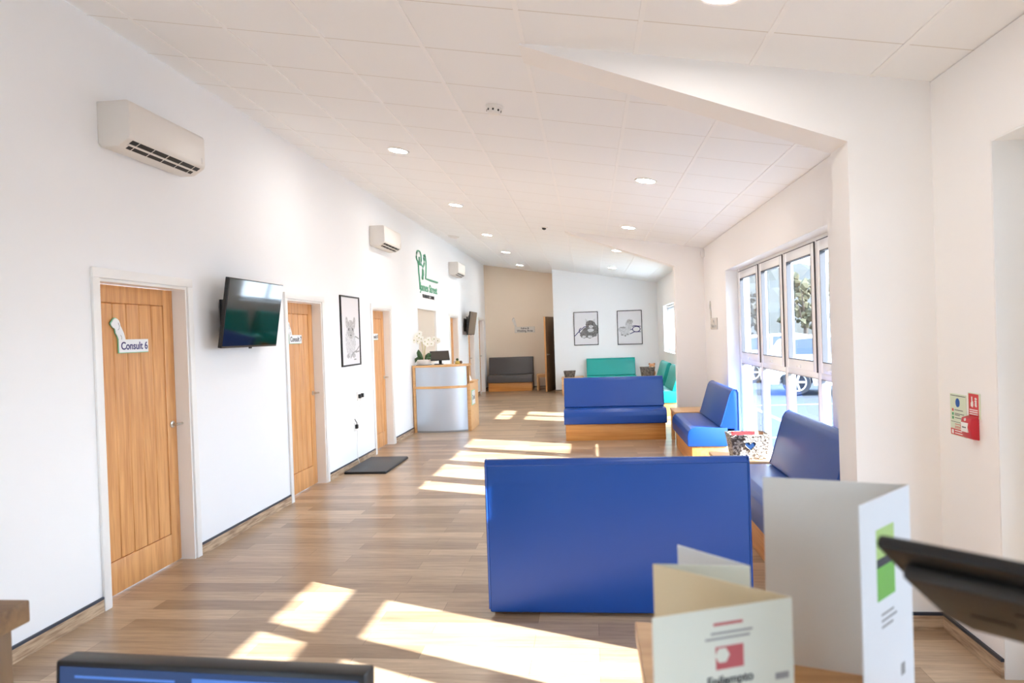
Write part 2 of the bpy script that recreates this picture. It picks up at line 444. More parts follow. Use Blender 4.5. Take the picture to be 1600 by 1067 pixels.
# ------------------------------------------------------------------ doors on the left wall
def lever_handle(parent, y, z, x, s=1):
    h = MB()
    h.lathe([(0, 0), (0.026, 0), (0.026, 0.008), (0.011, 0.012), (0.011, 0.045), (0, 0.045)], 20, Matrix.Translation((x, y, z)) @ Matrix.Rotation(PI/2, 4, 'Y'))
    h.tube([(x+0.042, y, z), (x+0.046, y-0.02*s, z), (x+0.046, y-0.07*s, z), (x+0.042, y-0.125*s, z)], 0.009, 10)
    return h.build('handle', M['steel'], parent)
def left_door(i, a, b, label):
    t = thing('door_%d' % i, label, 'door', (XL, a, 0), kind='structure')
    W = b-a; H = 2.03
    fr = MB()
    # architrave round the opening, then lining
    for y0, y1 in ((-0.066, -0.004), (W+0.004, W+0.066)): fr.box((0, y0, 0), (0.018, y1, H+0.004), 0.004)
    fr.box((0, -0.066, H+0.004), (0.018, W+0.066, H+0.066), 0.004)
    fr.box((-0.2, 0, 0), (0.004, 0.016, H)); fr.box((-0.2, W-0.016, 0), (0.004, W, H)); fr.box((-0.2, 0.016, H-0.016), (0.004, W-0.016, H))
    fr.build('door_frame', M['trim'], t)
    lx0, lx1 = -0.140, -0.100
    y0, y1, z0, z1 = 0.02, W-0.02, 0.008, H-0.02
    st, tr, brl = 0.115, 0.115, 0.21
    lf = MB()
    lf.box((lx0, y0, z0), (lx1, y0+st, z1), 0.002); lf.box((lx0, y1-st, z0), (lx1, y1, z1), 0.002)
    lf.box((lx0, y0+st, z1-tr), (lx1, y1-st, z1), 0.002); lf.box((lx0, y0+st, z0), (lx1, y1-st, z0+brl), 0.002)
    leaf = lf.build('door_leaf', M['oak'], t)
    bd = MB(); n = 5; wv = (y1-y0-2*st)/n
    for k in range(n):
        bd.box((lx0+0.01, y0+st+k*wv, z0+brl), (lx1-0.005, y0+st+(k+1)*wv, z1-tr), 0.007, 1)
    bd.build('board_panel', M['oak'], t)
    lever_handle(t, y1-0.06, 1.02, lx1, -0.6)
    return t
for i, (a, b) in enumerate(LEFT_DOORS):
    left_door(i+1, a, b, ['oak boarded door nearest the viewer, marked as consulting room six',
        'oak boarded door just past the larger wall television', 'oak boarded door between the chinchilla print and the curved desk',
        'oak door right behind the curved reception desk', 'oak door below the far tilted television', 'oak door beside the charcoal bench, last on the white wall'][i])

# hatch
t = thing('serving_hatch', 'closed beige hatch panel in the wall behind the orchid', 'hatch', (XL, HATCH[0], HATCH[2]))
hw, hh = HATCH[1]-HATCH[0], HATCH[3]-HATCH[2]
MB().box((-0.06, 0, 0), (-0.03, hw, hh)).build('panel', M['beige'], t, smooth=False)
e = MB(); e.box((-0.03, 0, 0), (0.006, 0.012, hh)); e.box((-0.03, hw-0.012, 0), (0.006, hw, hh)); e.box((-0.03, 0.012, hh-0.012), (0.006, hw-0.012, hh)); e.box((-0.03, 0.012, 0), (0.02, hw-0.012, 0.014))
e.build('surround', M['trim'], t, smooth=False)

# open door at the far alcove
t = thing('door_7', 'half-open wooden door, unlit side coloured dark, beside the partition wall', 'door', (-0.99, YB-0.35, 0), kind='structure', rz=math.radians(-14))
MB().box((-0.022, -0.86, 0.01), (0.022, 0, 2.05), 0.003).build('door_leaf', M['shaded_wood'], t)  # unlit face: its shade is in the leaf colour, the edge stays oak
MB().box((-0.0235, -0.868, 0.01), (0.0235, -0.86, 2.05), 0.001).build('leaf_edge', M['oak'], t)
h = MB().lathe([(0, 0), (0.026, 0), (0.026, 0.008), (0.011, 0.012), (0.011, 0.045), (0, 0.045)], 16, Matrix.Translation((0.022, -0.79, 1.02)) @ Matrix.Rotation(PI/2, 4, 'Y'))
h.tube([(0.062, -0.79, 1.02), (0.064, -0.75, 1.02), (0.062, -0.67, 1.02)], 0.009, 8)
h.build('handle', M['steel'], t)

# ------------------------------------------------------------------ glazing on the right wall
def glazing(name, label, y0, y1, z0, z1, ys, zs, kind_cat, sash_rows=(), handles=True, F=0.055, FT=0.055, S=0.045, mw=0.035, lining=True):
    """frame at x XR+.2 .. XR+.27; ys inner mullion positions, zs inner transoms; sash_rows: row numbers with opening sashes"""
    t = thing(name, label, kind_cat, (XR+0.15, y0, z0), kind='structure')
    W, H = y1-y0, z1-z0
    fr = MB()
    fr.box((0, 0, 0), (0.07, F, H), 0.004); fr.box((0, W-F, 0), (0.07, W, H), 0.004)
    fr.box((0, F, 0), (0.07, W-F, 0.055), 0.004); fr.box((0, F, H-FT), (0.07, W-F, H), 0.004)
    yy = [F] ; cuts = [q-y0 for q in ys]; zc = [q-z0 for q in zs]
    for q in cuts: fr.box((0, q-mw, 0.055), (0.07, q+mw, H-FT), 0.004)
    for q in zc: 
        pts = [F] + [v for u in cuts for v in (u-mw, u+mw)] + [W-F]
        for k in range(0, len(pts), 2): fr.box((0, pts[k], q-0.035), (0.07, pts[k+1], q+0.035), 0.004)
    fr.build('window_frame', M['upvc'], t)
    if lining:
        ln_ = MB(); ln_.box((-0.149, W-0.008, 0), (-0.001, W-0.0005, H-0.008)); ln_.box((-0.149, 0.0005, 0), (-0.001, 0.008, H-0.008)); ln_.box((-0.149, 0.0005, H-0.008), (-0.001, W-0.0005, H-0.0005))
        if z0 > 0.05: ln_.box((-0.17, 0.008, 0.0005), (-0.001, W-0.008, 0.02))
        ln_.build('reveal_lining', M['trim'], t, smooth=False)
    ye = [F] + [v for u in cuts for v in (u-mw, u+mw)] + [W-F]
    ze = [0.055] + [v for u in zc for v in (u-0.035, u+0.035)] + [H-FT]
    for c in range(0, len(ye), 2):
        for r in range(0, len(ze), 2):
            a, b, lo, hi = ye[c], ye[c+1], ze[r], ze[r+1]
            par = t; 
            if r//2 in sash_rows:
                s = MB()
                s.box((-0.012, a-0.012, lo-0.012), (0.05, a+S, hi+0.012), 0.005); s.box((-0.012, b-S, lo-0.012), (0.05, b+0.012, hi+0.012), 0.005)
                s.box((-0.012, a+S, lo-0.012), (0.05, b-S, lo+S), 0.005); s.box((-0.012, a+S, hi-S), (0.05, b-S, hi+0.012), 0.005)
                par = s.build('sash', M['upvc'], t)
                if handles:
                    hd = MB().box((-0.03, (a+b)/2-0.015, lo+0.004), (-0.012, (a+b)/2+0.015, lo+0.03), 0.003)
                    hd.box((-0.034, (a+b)/2-0.06, lo+0.008), (-0.024, (a+b)/2+0.06, lo+0.024), 0.003)
                    hd.build('handle', M['upvc'], par)
                a, b, lo, hi = a+S, b-S, lo+S, hi-S
            pn = MB().box((0.026, a, lo), (0.032, b, hi)).build('pane', M['glass'], par, smooth=False)
            gk = MB(); g_ = 0.005; xg = -0.0135 if par is not t else -0.0015
            gk.box((xg, a-g_, lo-g_), (0.03, a+0.003, hi+g_)); gk.box((xg, b-0.003, lo-g_), (0.03, b+g_, hi+g_)); gk.box((xg, a, hi-0.003), (0.03, b, hi+g_)); gk.box((xg, a, lo-g_), (0.03, b, lo+0.003))
            gk.build('gasket', M['ink_grey'] if par is t else M['gasket'], par, smooth=False)
            if par is not t:
                e_ = MB(); e_.box((-0.0125, a-S-0.017, lo-S-0.015), (0.0, a-S-0.012, hi+S+0.015)); e_.box((-0.0125, a-S-0.02, hi+S+0.012), (0.0, b+S+0.012, hi+S+0.018)); e_.build('seal', M['gasket'], par, smooth=False)
    return t
glazing('window_1', 'tall white-framed four-bay window behind the blue benches', *RW_ONE, [6.27, 7.28, 8.30], [1.165], 'window', sash_rows=(1,), F=0.14, S=0.08, FT=0.06, mw=0.05)
glazing('window_2', 'narrow-looking far window above the teal benches', *RW_TWO, [15.95], [], 'window', sash_rows=(0,))
glazing('door_8', 'glazed double entrance door beside the fire alarm point', *RD_NEAR, [2.17], [1.97], 'door', sash_rows=(0,), handles=False, F=0.44, FT=0.155, S=0.06, mw=0.05)
glazing('door_9', 'glazed double door behind the far pier', *RD_FAR, [12.5], [1.97], 'door', sash_rows=(0,), handles=False, F=0.10, FT=0.14, S=0.06)

bl = bpy.data.materials.new('white_blind_fabric'); bl.use_nodes = True  # blind added to stop sun patches and soften light at the far end
_b = bl.node_tree.nodes['Principled BSDF']; _b.inputs['Base Color'].default_value = (0.9, 0.92, 0.93, 1); _b.inputs['Roughness'].default_value = 0.9
_t = bl.node_tree.nodes.new('ShaderNodeBsdfTranslucent'); _t.inputs['Color'].default_value = (0.92, 0.95, 0.97, 1)
_m = bl.node_tree.nodes.new('ShaderNodeMixShader'); _m.inputs[0].default_value = 0.82
bl.node_tree.links.new(_b.outputs[0], _m.inputs[1]); bl.node_tree.links.new(_t.outputs[0], _m.inputs[2])
bl.node_tree.links.new(_m.outputs[0], bl.node_tree.nodes['Material Output'].inputs['Surface'])
t = thing('added_blind', 'added white blind, spreading daylight in the far window above the teal benches', 'blind', (XR+0.11, RW_TWO[0]+0.03, RW_TWO[2]))
MB().box((0, 0, 0.02), (0.003, RW_TWO[1]-RW_TWO[0]-0.06, 1.05)).build('fabric', bl, t, smooth=False)
MB().tube([(0.0, 0, 1.075), (0.0, RW_TWO[1]-RW_TWO[0]-0.06, 1.075)], 0.022, 12).build('roller', M['white_plastic'], t)
MB().box((-0.005, 0, 0.005), (0.008, RW_TWO[1]-RW_TWO[0]-0.06, 0.03), 0.003).build('bottom_bar', M['white_plastic'], t)

glazing('fill_window_side', 'added white-framed window behind the viewer, giving fill light', *RW_BEHIND, [-1.45], [], 'window', handles=False)  # unseen window, added so more daylight reaches the near counter
t = thing('fill_window_front', 'added plain window behind the viewer, lighting the counter from the front', 'window', (FW[0], Y0-0.1, FW[2]), kind='structure')  # unseen window, added as frontal fill for the counter leaflets
b = MB(); w_, h_ = FW[1]-FW[0], FW[3]-FW[2]
b.box((0, 0, 0), (0.06, 0.06, h_)).box((w_-0.06, 0, 0), (w_, 0.06, h_)).box((0.06, 0, 0), (w_-0.06, 0.06, 0.06)).box((0.06, 0, h_-0.06), (w_-0.06, 0.06, h_)).box((w_/2-0.03, 0, 0.06), (w_/2+0.03, 0.06, h_-0.06))
b.build('window_frame', M['upvc'], t, smooth=False)
for xa, xb in ((0.06, w_/2-0.03), (w_/2+0.03, w_-0.06)): MB().box((xa, 0.026, 0.06), (xb, 0.032, h_-0.06)).build('pane', M['glass'], t, smooth=False)

# ------------------------------------------------------------------ ceiling fittings
slope = math.atan(0.1706)
def ceil_rot(): return (0, slope, 0)
def downlight(label, x, y):
    t = thing('downlight', label, 'ceiling light', (x, y, ceil_z(x)), rot=ceil_rot(), group='recessed downlights in the tile ceiling')
    MB().lathe([(0.084, 0.004), (0.108, 0.004), (0.110, -0.004), (0.104, -0.010), (0.088, -0.008), (0.084, 0.004)], 40).build('bezel', M['white_plastic'], t)
    MB().lathe([(0.086, 0.004), (0.086, -0.006), (0, -0.006)], 40).build('diffuser', M['lamp'], t)
    return t
d0 = downlight('glowing downlight near the wall with oak doors, nearest in its row', -1.8, 6.82)
specs = [(-1.8, 9.83, 'glowing downlight near the door wall, second along its row'), (-1.8, 12.9, 'glowing downlight near the door wall, third along its row'),
         (-1.79, 15.74, 'glowing downlight near the door wall, fourth along its row'), (-1.78, 18.8, 'glowing downlight just before the beige end wall'),
         (0.6, 3.13, 'large glowing downlight cut by the top edge of the photo'), (0.585, 6.93, 'glowing downlight in front of the four-bay window, past the first haunch'),
         (0.585, 10.0, 'glowing downlight just before the second haunch'), (0.54, 12.87, 'glowing downlight just beyond the second haunch'),
         (0.56, 16.3, 'glowing downlight nearest the partition wall with prints'), ]
for x, y, l in specs: dup(d0, (x, y, ceil_z(x)), label=l, rot=ceil_rot())

t = thing('smoke_detector', 'white domed smoke detector on the ceiling before the haunch', 'smoke detector', (-0.62, 5.06, ceil_z(-0.62)), rot=ceil_rot())
MB().lathe([(0, 0.002), (0.062, 0.002), (0.064, -0.010), (0.060, -0.018), (0, -0.018)], 32).build('base', M['white_plastic'], t)
MB().lathe([(0.052, -0.018), (0.050, -0.045), (0.040, -0.056), (0, -0.060)], 32).build('cover', M['white_plastic'], t)
for k in range(8):
    v = MB().box((-0.006, -0.003, -0.044), (0.006, 0.003, -0.030)); a = 2*PI*k/8
    bmesh.ops.transform(v.bm, matrix=Matrix.Rotation(a, 4, 'Z') @ Matrix.Translation((0, 0.0505, 0)), verts=v.bm.verts[:])
    v.build('vent_slot', M['black'], t)
t = thing('ceiling_sensor', 'small dark dome sensor in the middle of the ceiling', 'sensor', (-0.64, 11.0, ceil_z(-0.64)), rot=ceil_rot())
MB().lathe([(0, 0.002), (0.055, 0.002), (0.056, -0.008), (0.04, -0.014), (0, -0.014)], 24).build('base', M['white_plastic'], t)
MB().lathe([(0.034, -0.014), (0.030, -0.032), (0.016, -0.042), (0, -0.045)], 24).build('dome', M['black'], t)
t = thing('ceiling_speaker', 'round white disc on the ceiling above the middle air unit', 'speaker', (-2.6, 13.85, ceil_z(-2.6)), rot=ceil_rot())
MB().lathe([(0, 0.002), (0.11, 0.002), (0.112, -0.02), (0.10, -0.026), (0, -0.026)], 32).build('rim', M['white_plastic'], t)
MB().lathe([(0.095, -0.026), (0.06, -0.034), (0, -0.036)], 32).build('grille', M['ac_white'], t)
t = thing('motion_sensor', 'small white motion sensor in the corner by the far pier', 'sensor', (XR+0.002, 11.13, 2.74))
MB().box((-0.05, -0.03, -0.06), (0, 0.03, 0.06), 0.012, 3).build('housing', M['white_plastic'], t)
MB().box((-0.056, -0.018, -0.03), (-0.048, 0.018, 0.03), 0.004).build('lens', M['ac_white'], t)

# ------------------------------------------------------------------ air units
def air_unit(label, y, z, L=0.87):
    t = thing('air_conditioner', label, 'air conditioner', (XL, y, z), group='air conditioning units on the door wall')
    prof = [(0, 0.03), (0.02, 0.0), (0.13, 0.0), (0.205, 0.045), (0.215, 0.07), (0.215, 0.265), (0.20, 0.285), (0, 0.285)]
    MB().prism(prof, 'y', 0, L, 0.008, 2).build('body', M['ac_white'], t)
    n = MB()
    # outlet slots on the curved lower face
    d = Vector((0.205-0.13, 0, 0.045)).normalized(); nn = Vector((d.z, 0, -d.x))
    def strip(mb, u0, u1, y0, y1, off, th):
        p = Vector((0.13, 0, 0.0)) + d*u0 + nn*off; q = Vector((0.13, 0, 0.0)) + d*u1 + nn*off
        mb.prism([(p.x, p.z), (q.x, q.z), (q.x-nn.x*th, q.z-nn.z*th), (p.x-nn.x*th, p.z-nn.z*th)], 'y', y0, y1)
    strip(n, 0.006, 0.038, 0.07, L-0.07, 0.0015, 0.01); strip(n, 0.048, 0.082, 0.05, L-0.05, 0.0015, 0.01)
    n.build('outlet', M['black'], t, smooth=False)
    lv = MB(); strip(lv, 0.036, 0.05, 0.05, L-0.05, 0.005, 0.006)
    for k in range(5):
        yk = 0.12 + k*(L-0.24)/4; strip(lv, 0.006, 0.082, yk-0.003, yk+0.003, 0.003, 0.006)
    lv.build('louvre', M['ac_white'], t, smooth=False)
    MB().box((0.214, L-0.05, 0.075), (0.218, L-0.044, 0.12)).build('display_light', M['white_plastic'], t)
    return t
a0 = air_unit('white air unit high above the nearest oak door', 4.12, 2.845)
dup(a0, (XL, 9.62, 2.89), label='white air unit above the oak door beside the chinchilla print')
dup(a0, (XL, 15.2, 2.93), label='white air unit past the green wall logo')

# ------------------------------------------------------------------ televisions
def television(label, loc, tilt, yaw, group='wall televisions'):
    t = thing('television', label, 'television', loc, rot=(0, 0, yaw), group=group)
    R = Matrix.Rotation(tilt, 4, 'Y')
    W, H = 0.98, 0.56
    b = MB().box((-0.045, -W/2+0.06, -H/2+0.04), (-0.02, W/2-0.06, H/2-0.1), 0.01); b.box((-0.02, -W/2, -H/2), (0.012, W/2, H/2), 0.004)
    bmesh.ops.transform(b.bm, matrix=R, verts=b.bm.verts); b.build('casing', M['black'], t)
    s = MB().box((0.012, -W/2+0.008, -H/2+0.016), (0.0135, W/2-0.008, H/2-0.008))
    bmesh.ops.transform(s.bm, matrix=R, verts=s.bm.verts); s.build('screen', M['screen'], t, smooth=False)
    l = MB().box((0.0, -0.02, -H/2-0.012), (0.012, 0.02, -H/2), 0.002)
    bmesh.ops.transform(l.bm, matrix=R, verts=l.bm.verts); l.build('sensor_bar', M['black'], t)
    return t
tv = television('black television tilted down on the wall between first and second doors', (XL+0.165, 5.76, 1.845), math.radians(9), math.radians(0))
m = MB().box((-0.1648, -0.25, -0.19), (-0.145, 0.25, 0.12), 0.003); m.box((-0.15, -0.06, -0.1), (-0.05, 0.06, 0.1), 0.005); m.box((-0.08, -0.33, -0.23), (-0.05, -0.29, 0.16), 0.003); m.box((-0.08, 0.29, -0.23), (-0.05, 0.33, 0.16), 0.003)
m.build('wall_bracket', M['black'], tv)
t2 = dup(tv, (XL+0.165, 17.1, 1.9), rz=0, label='far black television angled on the wall beyond the curved desk')

# ------------------------------------------------------------------ framed prints
def picture(label, loc, rz, W, H, art):
    t = thing('framed_print', label, 'picture', loc, rz=rz, group='framed black and white animal prints')
    f = MB(); F = 0.018
    f.box((-W/2, -0.022, -H/2), (-W/2+F, 0, H/2), 0.002); f.box((W/2-F, -0.022, -H/2), (W/2, 0, H/2), 0.002)
    f.box((-W/2+F, -0.022, -H/2), (W/2-F, 0, -H/2+F), 0.002); f.box((-W/2+F, -0.022, H/2-F), (W/2-F, 0, H/2), 0.002)
    f.build('frame', M['black'], t)
    p = MB().box((-W/2+F, -0.010, -H/2+F), (W/2-F, -0.002, H/2-F)).build('print', M['mount_grey'], t, smooth=False)
    def blob(name, mat, shapes, y):
        for k, pts in enumerate(shapes): MB().prism(pts, 'y', y-0.00015*k, y-0.0006-0.00015*k).build(name, mat, p, smooth=False)
    def line(name, mat, paths, r, y):
        for pts in paths:
            mb = MB()
            for (a, b) in zip(pts, pts[1:]):
                a, b = Vector(a), Vector(b); d = (b-a); 
                if d.length < 1e-6: continue
                nrm = Vector((-d.y, d.x)).normalized()*r; e = d.normalized()*r*0.6
                mb.prism([tuple(a-e+nrm), tuple(a-e-nrm), tuple(b+e-nrm), tuple(b+e+nrm)], 'y', y, y-0.0006)
            mb.build(name, mat, p, smooth=False)
    art(blob, line, W, H)
    return t
def ell(cx, cz, rx, rz, n=20, jag=0.0, rot=0.0):
    out = []
    for k in range(n):
        a = 2*PI*k/n; j = 1 + random.uniform(-jag, jag)
        x, z = rx*math.cos(a)*j, rz*math.sin(a)*j
        out.append((cx + x*math.cos(rot)-z*math.sin(rot), cz + x*math.sin(rot)+z*math.cos(rot)))
    return out
def arc(cx, cz, rx, rz, a0, a1, n=14): return [(cx+rx*math.cos(a0+(a1-a0)*k/n), cz+rz*math.sin(a0+(a1-a0)*k/n)) for k in range(n+1)]
def art_chinchilla(blob, line, W, H):
    blob('printed_ear', M['fur_mid'], [ell(-0.13, 0.10, 0.045, 0.08, rot=0.25), ell(0.14, 0.10, 0.045, 0.08, rot=-0.25)], -0.0102)
    blob('printed_body', M['fur_light'], [ell(-0.01, -0.13, 0.19, 0.20, 28, 0.03)], -0.0104)
    blob('printed_head', M['fur_mid'], [ell(0.0, 0.02, 0.13, 0.12, 28, 0.03)], -0.0110)
    blob('printed_eye', M['ink'], [ell(-0.07, 0.02, 0.014, 0.018), ell(0.07, 0.02, 0.014, 0.018), ell(0, -0.055, 0.016, 0.01)], -0.0117)
    blob('printed_foot', M['fur_mid'], [ell(-0.11, -0.31, 0.06, 0.03, 16, .05), ell(0.09, -0.31, 0.06, 0.03, 16, .05)], -0.0116)
    line('printed_stethoscope', M['ink_grey'], [[(0.30, -0.10), (0.22, -0.08), (0.16, -0.07)], [(0.30, -0.20), (0.2, -0.25), (0.05, -0.28), (-0.03, -0.34)], [(0.30, -0.26), (0.16, -0.27)], [(0.10, -0.36), (0.17, -0.36)]], 0.008, -0.0121)
def art_cat(blob, line, W, H):
    line('printed_stethoscope', M['ink_navy'], [[(-0.30, -0.19), (-0.2, -0.09), (-0.05, 0.04), (0.02, 0.05)], arc(-0.06, -0.06, 0.12, 0.09, 2.2, 4.4)], 0.010, -0.0101)
    blob('printed_body', M['fur_dark'], [ell(0.10, -0.10, 0.20, 0.16, 34, 0.08), ell(0.20, -0.02, 0.12, 0.15, 30, 0.08), ell(-0.06, -0.16, 0.10, 0.10, 24, .08)], -0.0104)
    blob('printed_ear', M['fur_light'], [[(0.0, 0.17), (-0.015, 0.26), (0.07, 0.19)], [(0.16, 0.19), (0.25, 0.26), (0.24, 0.16)]], -0.0108)
    blob('printed_head', M['fur_dark'], [ell(0.12, 0.10, 0.13, 0.105, 34, 0.06)], -0.0113)
    blob('printed_pale_fur', M['fur_light'], [ell(0.13, 0.045, 0.055, 0.04, 18, .05), ell(0.12, -0.05, 0.08, 0.05, 20, .1), ell(-0.06, -0.22, 0.05, 0.035, 16, .1), ell(0.10, -0.22, 0.06, 0.035, 16, .1)], -0.0120)
    blob('printed_eye', M['ink'], [ell(0.075, 0.11, 0.016, 0.012), ell(0.165, 0.11, 0.016, 0.012), ell(0.125, 0.062, 0.014, 0.008)], -0.0127)
def art_guinea(blob, line, W, H):
    line('printed_stethoscope', M['ink_navy'], [[(0.28, 0.02), (0.12, 0.04), (0.05, 0.02)], [(0.28, -0.12), (0.12, -0.12), (0.0, -0.17)], arc(0.17, -0.05, 0.10, 0.07, 0, 2*PI), [(-0.05, -0.08), (0.08, -0.05)]], 0.010, -0.0101)
    blob('printed_body', M['fur_light'], [ell(-0.14, -0.05, 0.16, 0.09, 26, .06), ell(-0.02, 0.06, 0.09, 0.13, 26, .05), ell(-0.12, -0.16, 0.13, 0.06, 22, .08)], -0.0104)
    blob('printed_head', M['fur_mid'], [ell(0.0, 0.15, 0.085, 0.06, 22, .08)], -0.0110)
    blob('printed_mark', M['ink_grey'], [ell(0.03, 0.165, 0.03, 0.012), ell(-0.04, 0.15, 0.012, 0.012), ell(-0.20, -0.19, 0.035, 0.018), ell(-0.12, -0.215, 0.02, 0.025), ell(-0.06, -0.18, 0.03, 0.015), ell(-0.18, 0.0, 0.08, 0.016)], -0.0117)
picture('chinchilla print in a black frame on the wall between second and third doors', (XL, 8.665, 1.71), PI/2, 0.70, 0.875, art_chinchilla)
picture('tabby cat print with stethoscope on the partition wall', (-0.083, YP, 1.69), 0, 0.64, 0.88, art_cat)
picture('pale small-animal print with stethoscope near the window corner', (1.055, YP, 1.68), 0, 0.645, 0.895, art_guinea)

# ------------------------------------------------------------------ signs
DOG = [(0, 0), (0, 0.105), (-0.012, 0.135), (-0.028, 0.155), (-0.032, 0.19), (-0.052, 0.198), (-0.068, 0.215), (-0.072, 0.232), (-0.060, 0.245),
       (-0.048, 0.262), (-0.030, 0.272), (-0.010, 0.270), (0.008, 0.255), (0.018, 0.232), (0.022, 0.212), (0.036, 0.19), (0.054, 0.155), (0.068, 0.105)]
def dog_sign(label, loc, rz, W, lines, mat_face, mat_edge, mat_ink, size, hs=1.0, draw=True):
    """local x along the reading direction, z up, faces -y"""
    t = thing('door_sign' if rz > 0.1 and W < 0.4 else 'wall_sign', label, 'sign', loc, rz=rz)
    plate = [(x, z*hs) for x, z in DOG] + [(W, 0.105*hs), (W, 0)]
    MB().prism(plate, 'y', -0.006, 0).build('back_plate', mat_edge, t, smooth=False)
    cx = sum(p[0] for p in plate)/len(plate)
    inner = [(x*0.985 + 0.002, z*0.965 + 0.004) for x, z in plate]
    MB().prism(inner, 'y', -0.010, -0.006).build('face', mat_face, t, smooth=False)
    if draw:
        ln = MB().tube([(0.0, -0.0105, 0.235*hs), (0.010, -0.0105, 0.21*hs), (0.006, -0.0105, 0.185*hs), (-0.006, -0.0105, 0.18*hs)], 0.0018, 5)
        ln.build('ear_line', M['ink_grey'], t)
        ln = MB().tube([(0.02, -0.0105, 0.14*hs), (0.03, -0.0105, 0.12*hs), (0.028, -0.0105, 0.105*hs)], 0.0018, 5)
        ln.build('leg_line', M['ink_grey'], t)
    n = len(lines)
    for i, s in enumerate(lines):
        zz = (0.105*hs)*(0.5 if n == 1 else (0.72 if i == 0 else 0.30))
        text('lettering', s, size*(1.0 if n == 1 else (0.85 if i == 0 else 1.0)), mat_ink, t, (W/2+0.005, -0.0105, zz), FACE_MY, ext=0.0006, bold=0.0012)
    return t
dog_sign('white dog-shaped plate reading Consult 6 on the nearest oak door', (-3.09, 4.375, 1.562), PI/2, 0.315, ['Consult 6'], M['pale_card'], M['edge_green'], M['ink_navy'], 0.072, 0.86)
dog_sign('white dog-shaped plate on the oak door past the larger television', (-3.09, 7.055, 1.578), PI/2, 0.315, ['Consult 7'], M['pale_card'], M['edge_green'], M['ink'], 0.072, 0.86)
dog_sign('white plate on the oak door beside the curved desk', (-3.09, 9.84, 1.585), PI/2, 0.315, ['Consult 8'], M['pale_card'], M['edge_green'], M['ink'], 0.072, 0.86)
dog_sign('grey dog-shaped waiting area plate on the beige end wall', (-2.14, YB, 1.64), 0, 0.58, ['Feline &', 'Waiting Area'], M['acrylic'], M['ink_grey'], M['ink'], 0.085, 1.6)
s = dog_sign('clear dog-shaped waiting area plate on the window wall', (XR, 10.68, 1.575), -PI/2, 0.52, ['Dog', 'Waiting Area'], M['acrylic'], M['ink_grey'], M['ink_grey'], 0.075, 1.55)
s.name = 'wall_sign'

# logo on the left wall : local x -> +Y, z up
t = thing('logo_sign', 'green outline dog and cat logo with lettering above the hatch', 'logo', (XL, 13.1, 2.3), rz=PI/2)
r = 0.013; yy = -0.012
P = lambda pts: [(x, yy, z) for x, z in pts]
MB().tube(P([(-0.628, 0.158), (-0.643, 0.275), (-0.663, 0.38), (-0.69, 0.463), (-0.704, 0.6), (-0.74, 0.655), (-0.79, 0.667), (-0.835, 0.715), (-0.802, 0.793), (-0.745, 0.835), (-0.685, 0.846), (-0.551, 0.842), (-0.477, 0.785), (-0.47, 0.72), (-0.482, 0.67), (-0.515, 0.619), (-0.56, 0.60), (-0.607, 0.608), (-0.625, 0.662), (-0.629, 0.737)]), r, 6).build('dog_outline', M['logo_green'], t)
MB().tube(P([(-0.5, 0.626), (-0.426, 0.6), (-0.348, 0.585), (-0.29, 0.61), (-0.255, 0.66), (-0.24, 0.71), (-0.276, 0.752), (-0.26, 0.809), (-0.22, 0.80), (-0.179, 0.828), (-0.138, 0.783), (-0.18, 0.745), (-0.23, 0.735)]), r, 6).build('cat_outline', M['logo_green'], t)
MB().tube(P([(-0.348, 0.585), (-0.384, 0.533), (-0.407, 0.444), (-0.45, 0.375), (-0.41, 0.355), (-0.368, 0.368), (-0.344, 0.427), (-0.35, 0.535)]), r, 6).build('leg_outline', M['logo_green'], t)
MB().tube(P([(-0.138, 0.783), (-0.101, 0.703), (-0.11, 0.579), (-0.13, 0.489), (-0.174, 0.384), (0.198, 0.381), (0.852, 0.381)]), [r]*5+[r*1.4]*2, 6).build('back_line', M['logo_green'], t)
text('lettering', 'James Street', 0.205, M['logo_green'], t, (0.12, -0.004, 0.21), FACE_MY, ext=0.003, bold=0.004, sx=1.36)
text('lettering', 'VETERINARY CENTRE', 0.085, M['ink'], t, (0.06, -0.004, 0.052), FACE_MY, ext=0.003, bold=0.002, sx=1.18)

# fire notice, call point sign, call point  (face -X): local x -> -Y
def notice(name, label, loc):
    return thing(name, label, 'sign' if name != 'call_point' else 'fire alarm call point', loc, rz=-PI/2)
t = notice('fire_notice', 'pale green fire action notice with blue disc by the glazed entrance', (XR, 3.757, 1.030))
W, H = 0.15, 0.205
MB().box((0, -0.003, 0), (W, 0, H)).build('panel', M['sign_mint'], t, smooth=False)
MB().box((0.002, -0.0036, 0.003), (W-0.002, -0.003, 0.033)).build('red_band', M['sign_red'], t, smooth=False)
k = MB().prism(ell(W*0.48, H-0.042, 0.02, 0.022, 24), 'y', -0.0037, -0.003); k.build('blue_disc', M['sign_blue'], t, smooth=False)
for nme, mt, rows in (('red_symbol', M['sign_red'], [(0.018, 0.119)]), ('green_symbol', M['sign_green'], [(0.018, 0.099), (0.018, 0.080)])):
    mb = MB()
    for (xx, zz) in rows: mb.box((xx, -0.0037, zz), (xx+0.014, -0.003, zz+0.013))
    mb.build(nme, mt, t, smooth=False)
mb = MB()
for zz, x1 in ((0.125, 0.12), (0.107, 0.13), (0.1, 0.09), (0.086, 0.125)): mb.box((0.042, -0.0036, zz), (x1, -0.003, zz+0.003))
mb.box((0.005, -0.0036, 0.066), (W-0.005, -0.003, 0.068)); mb.box((0.005, -0.0036, H-0.01), (W-0.005, -0.003, H-0.007))
mb.build('text_lines', M['ink'], t, smooth=False)
mb = MB()
for zz, x1 in ((0.055, 0.12), (0.044, 0.13), (0.038, 0.1)): mb.box((0.042, -0.0036, zz), (x1, -0.003, zz+0.003))
mb.build('text_lines', M['sign_red'], t, smooth=False)
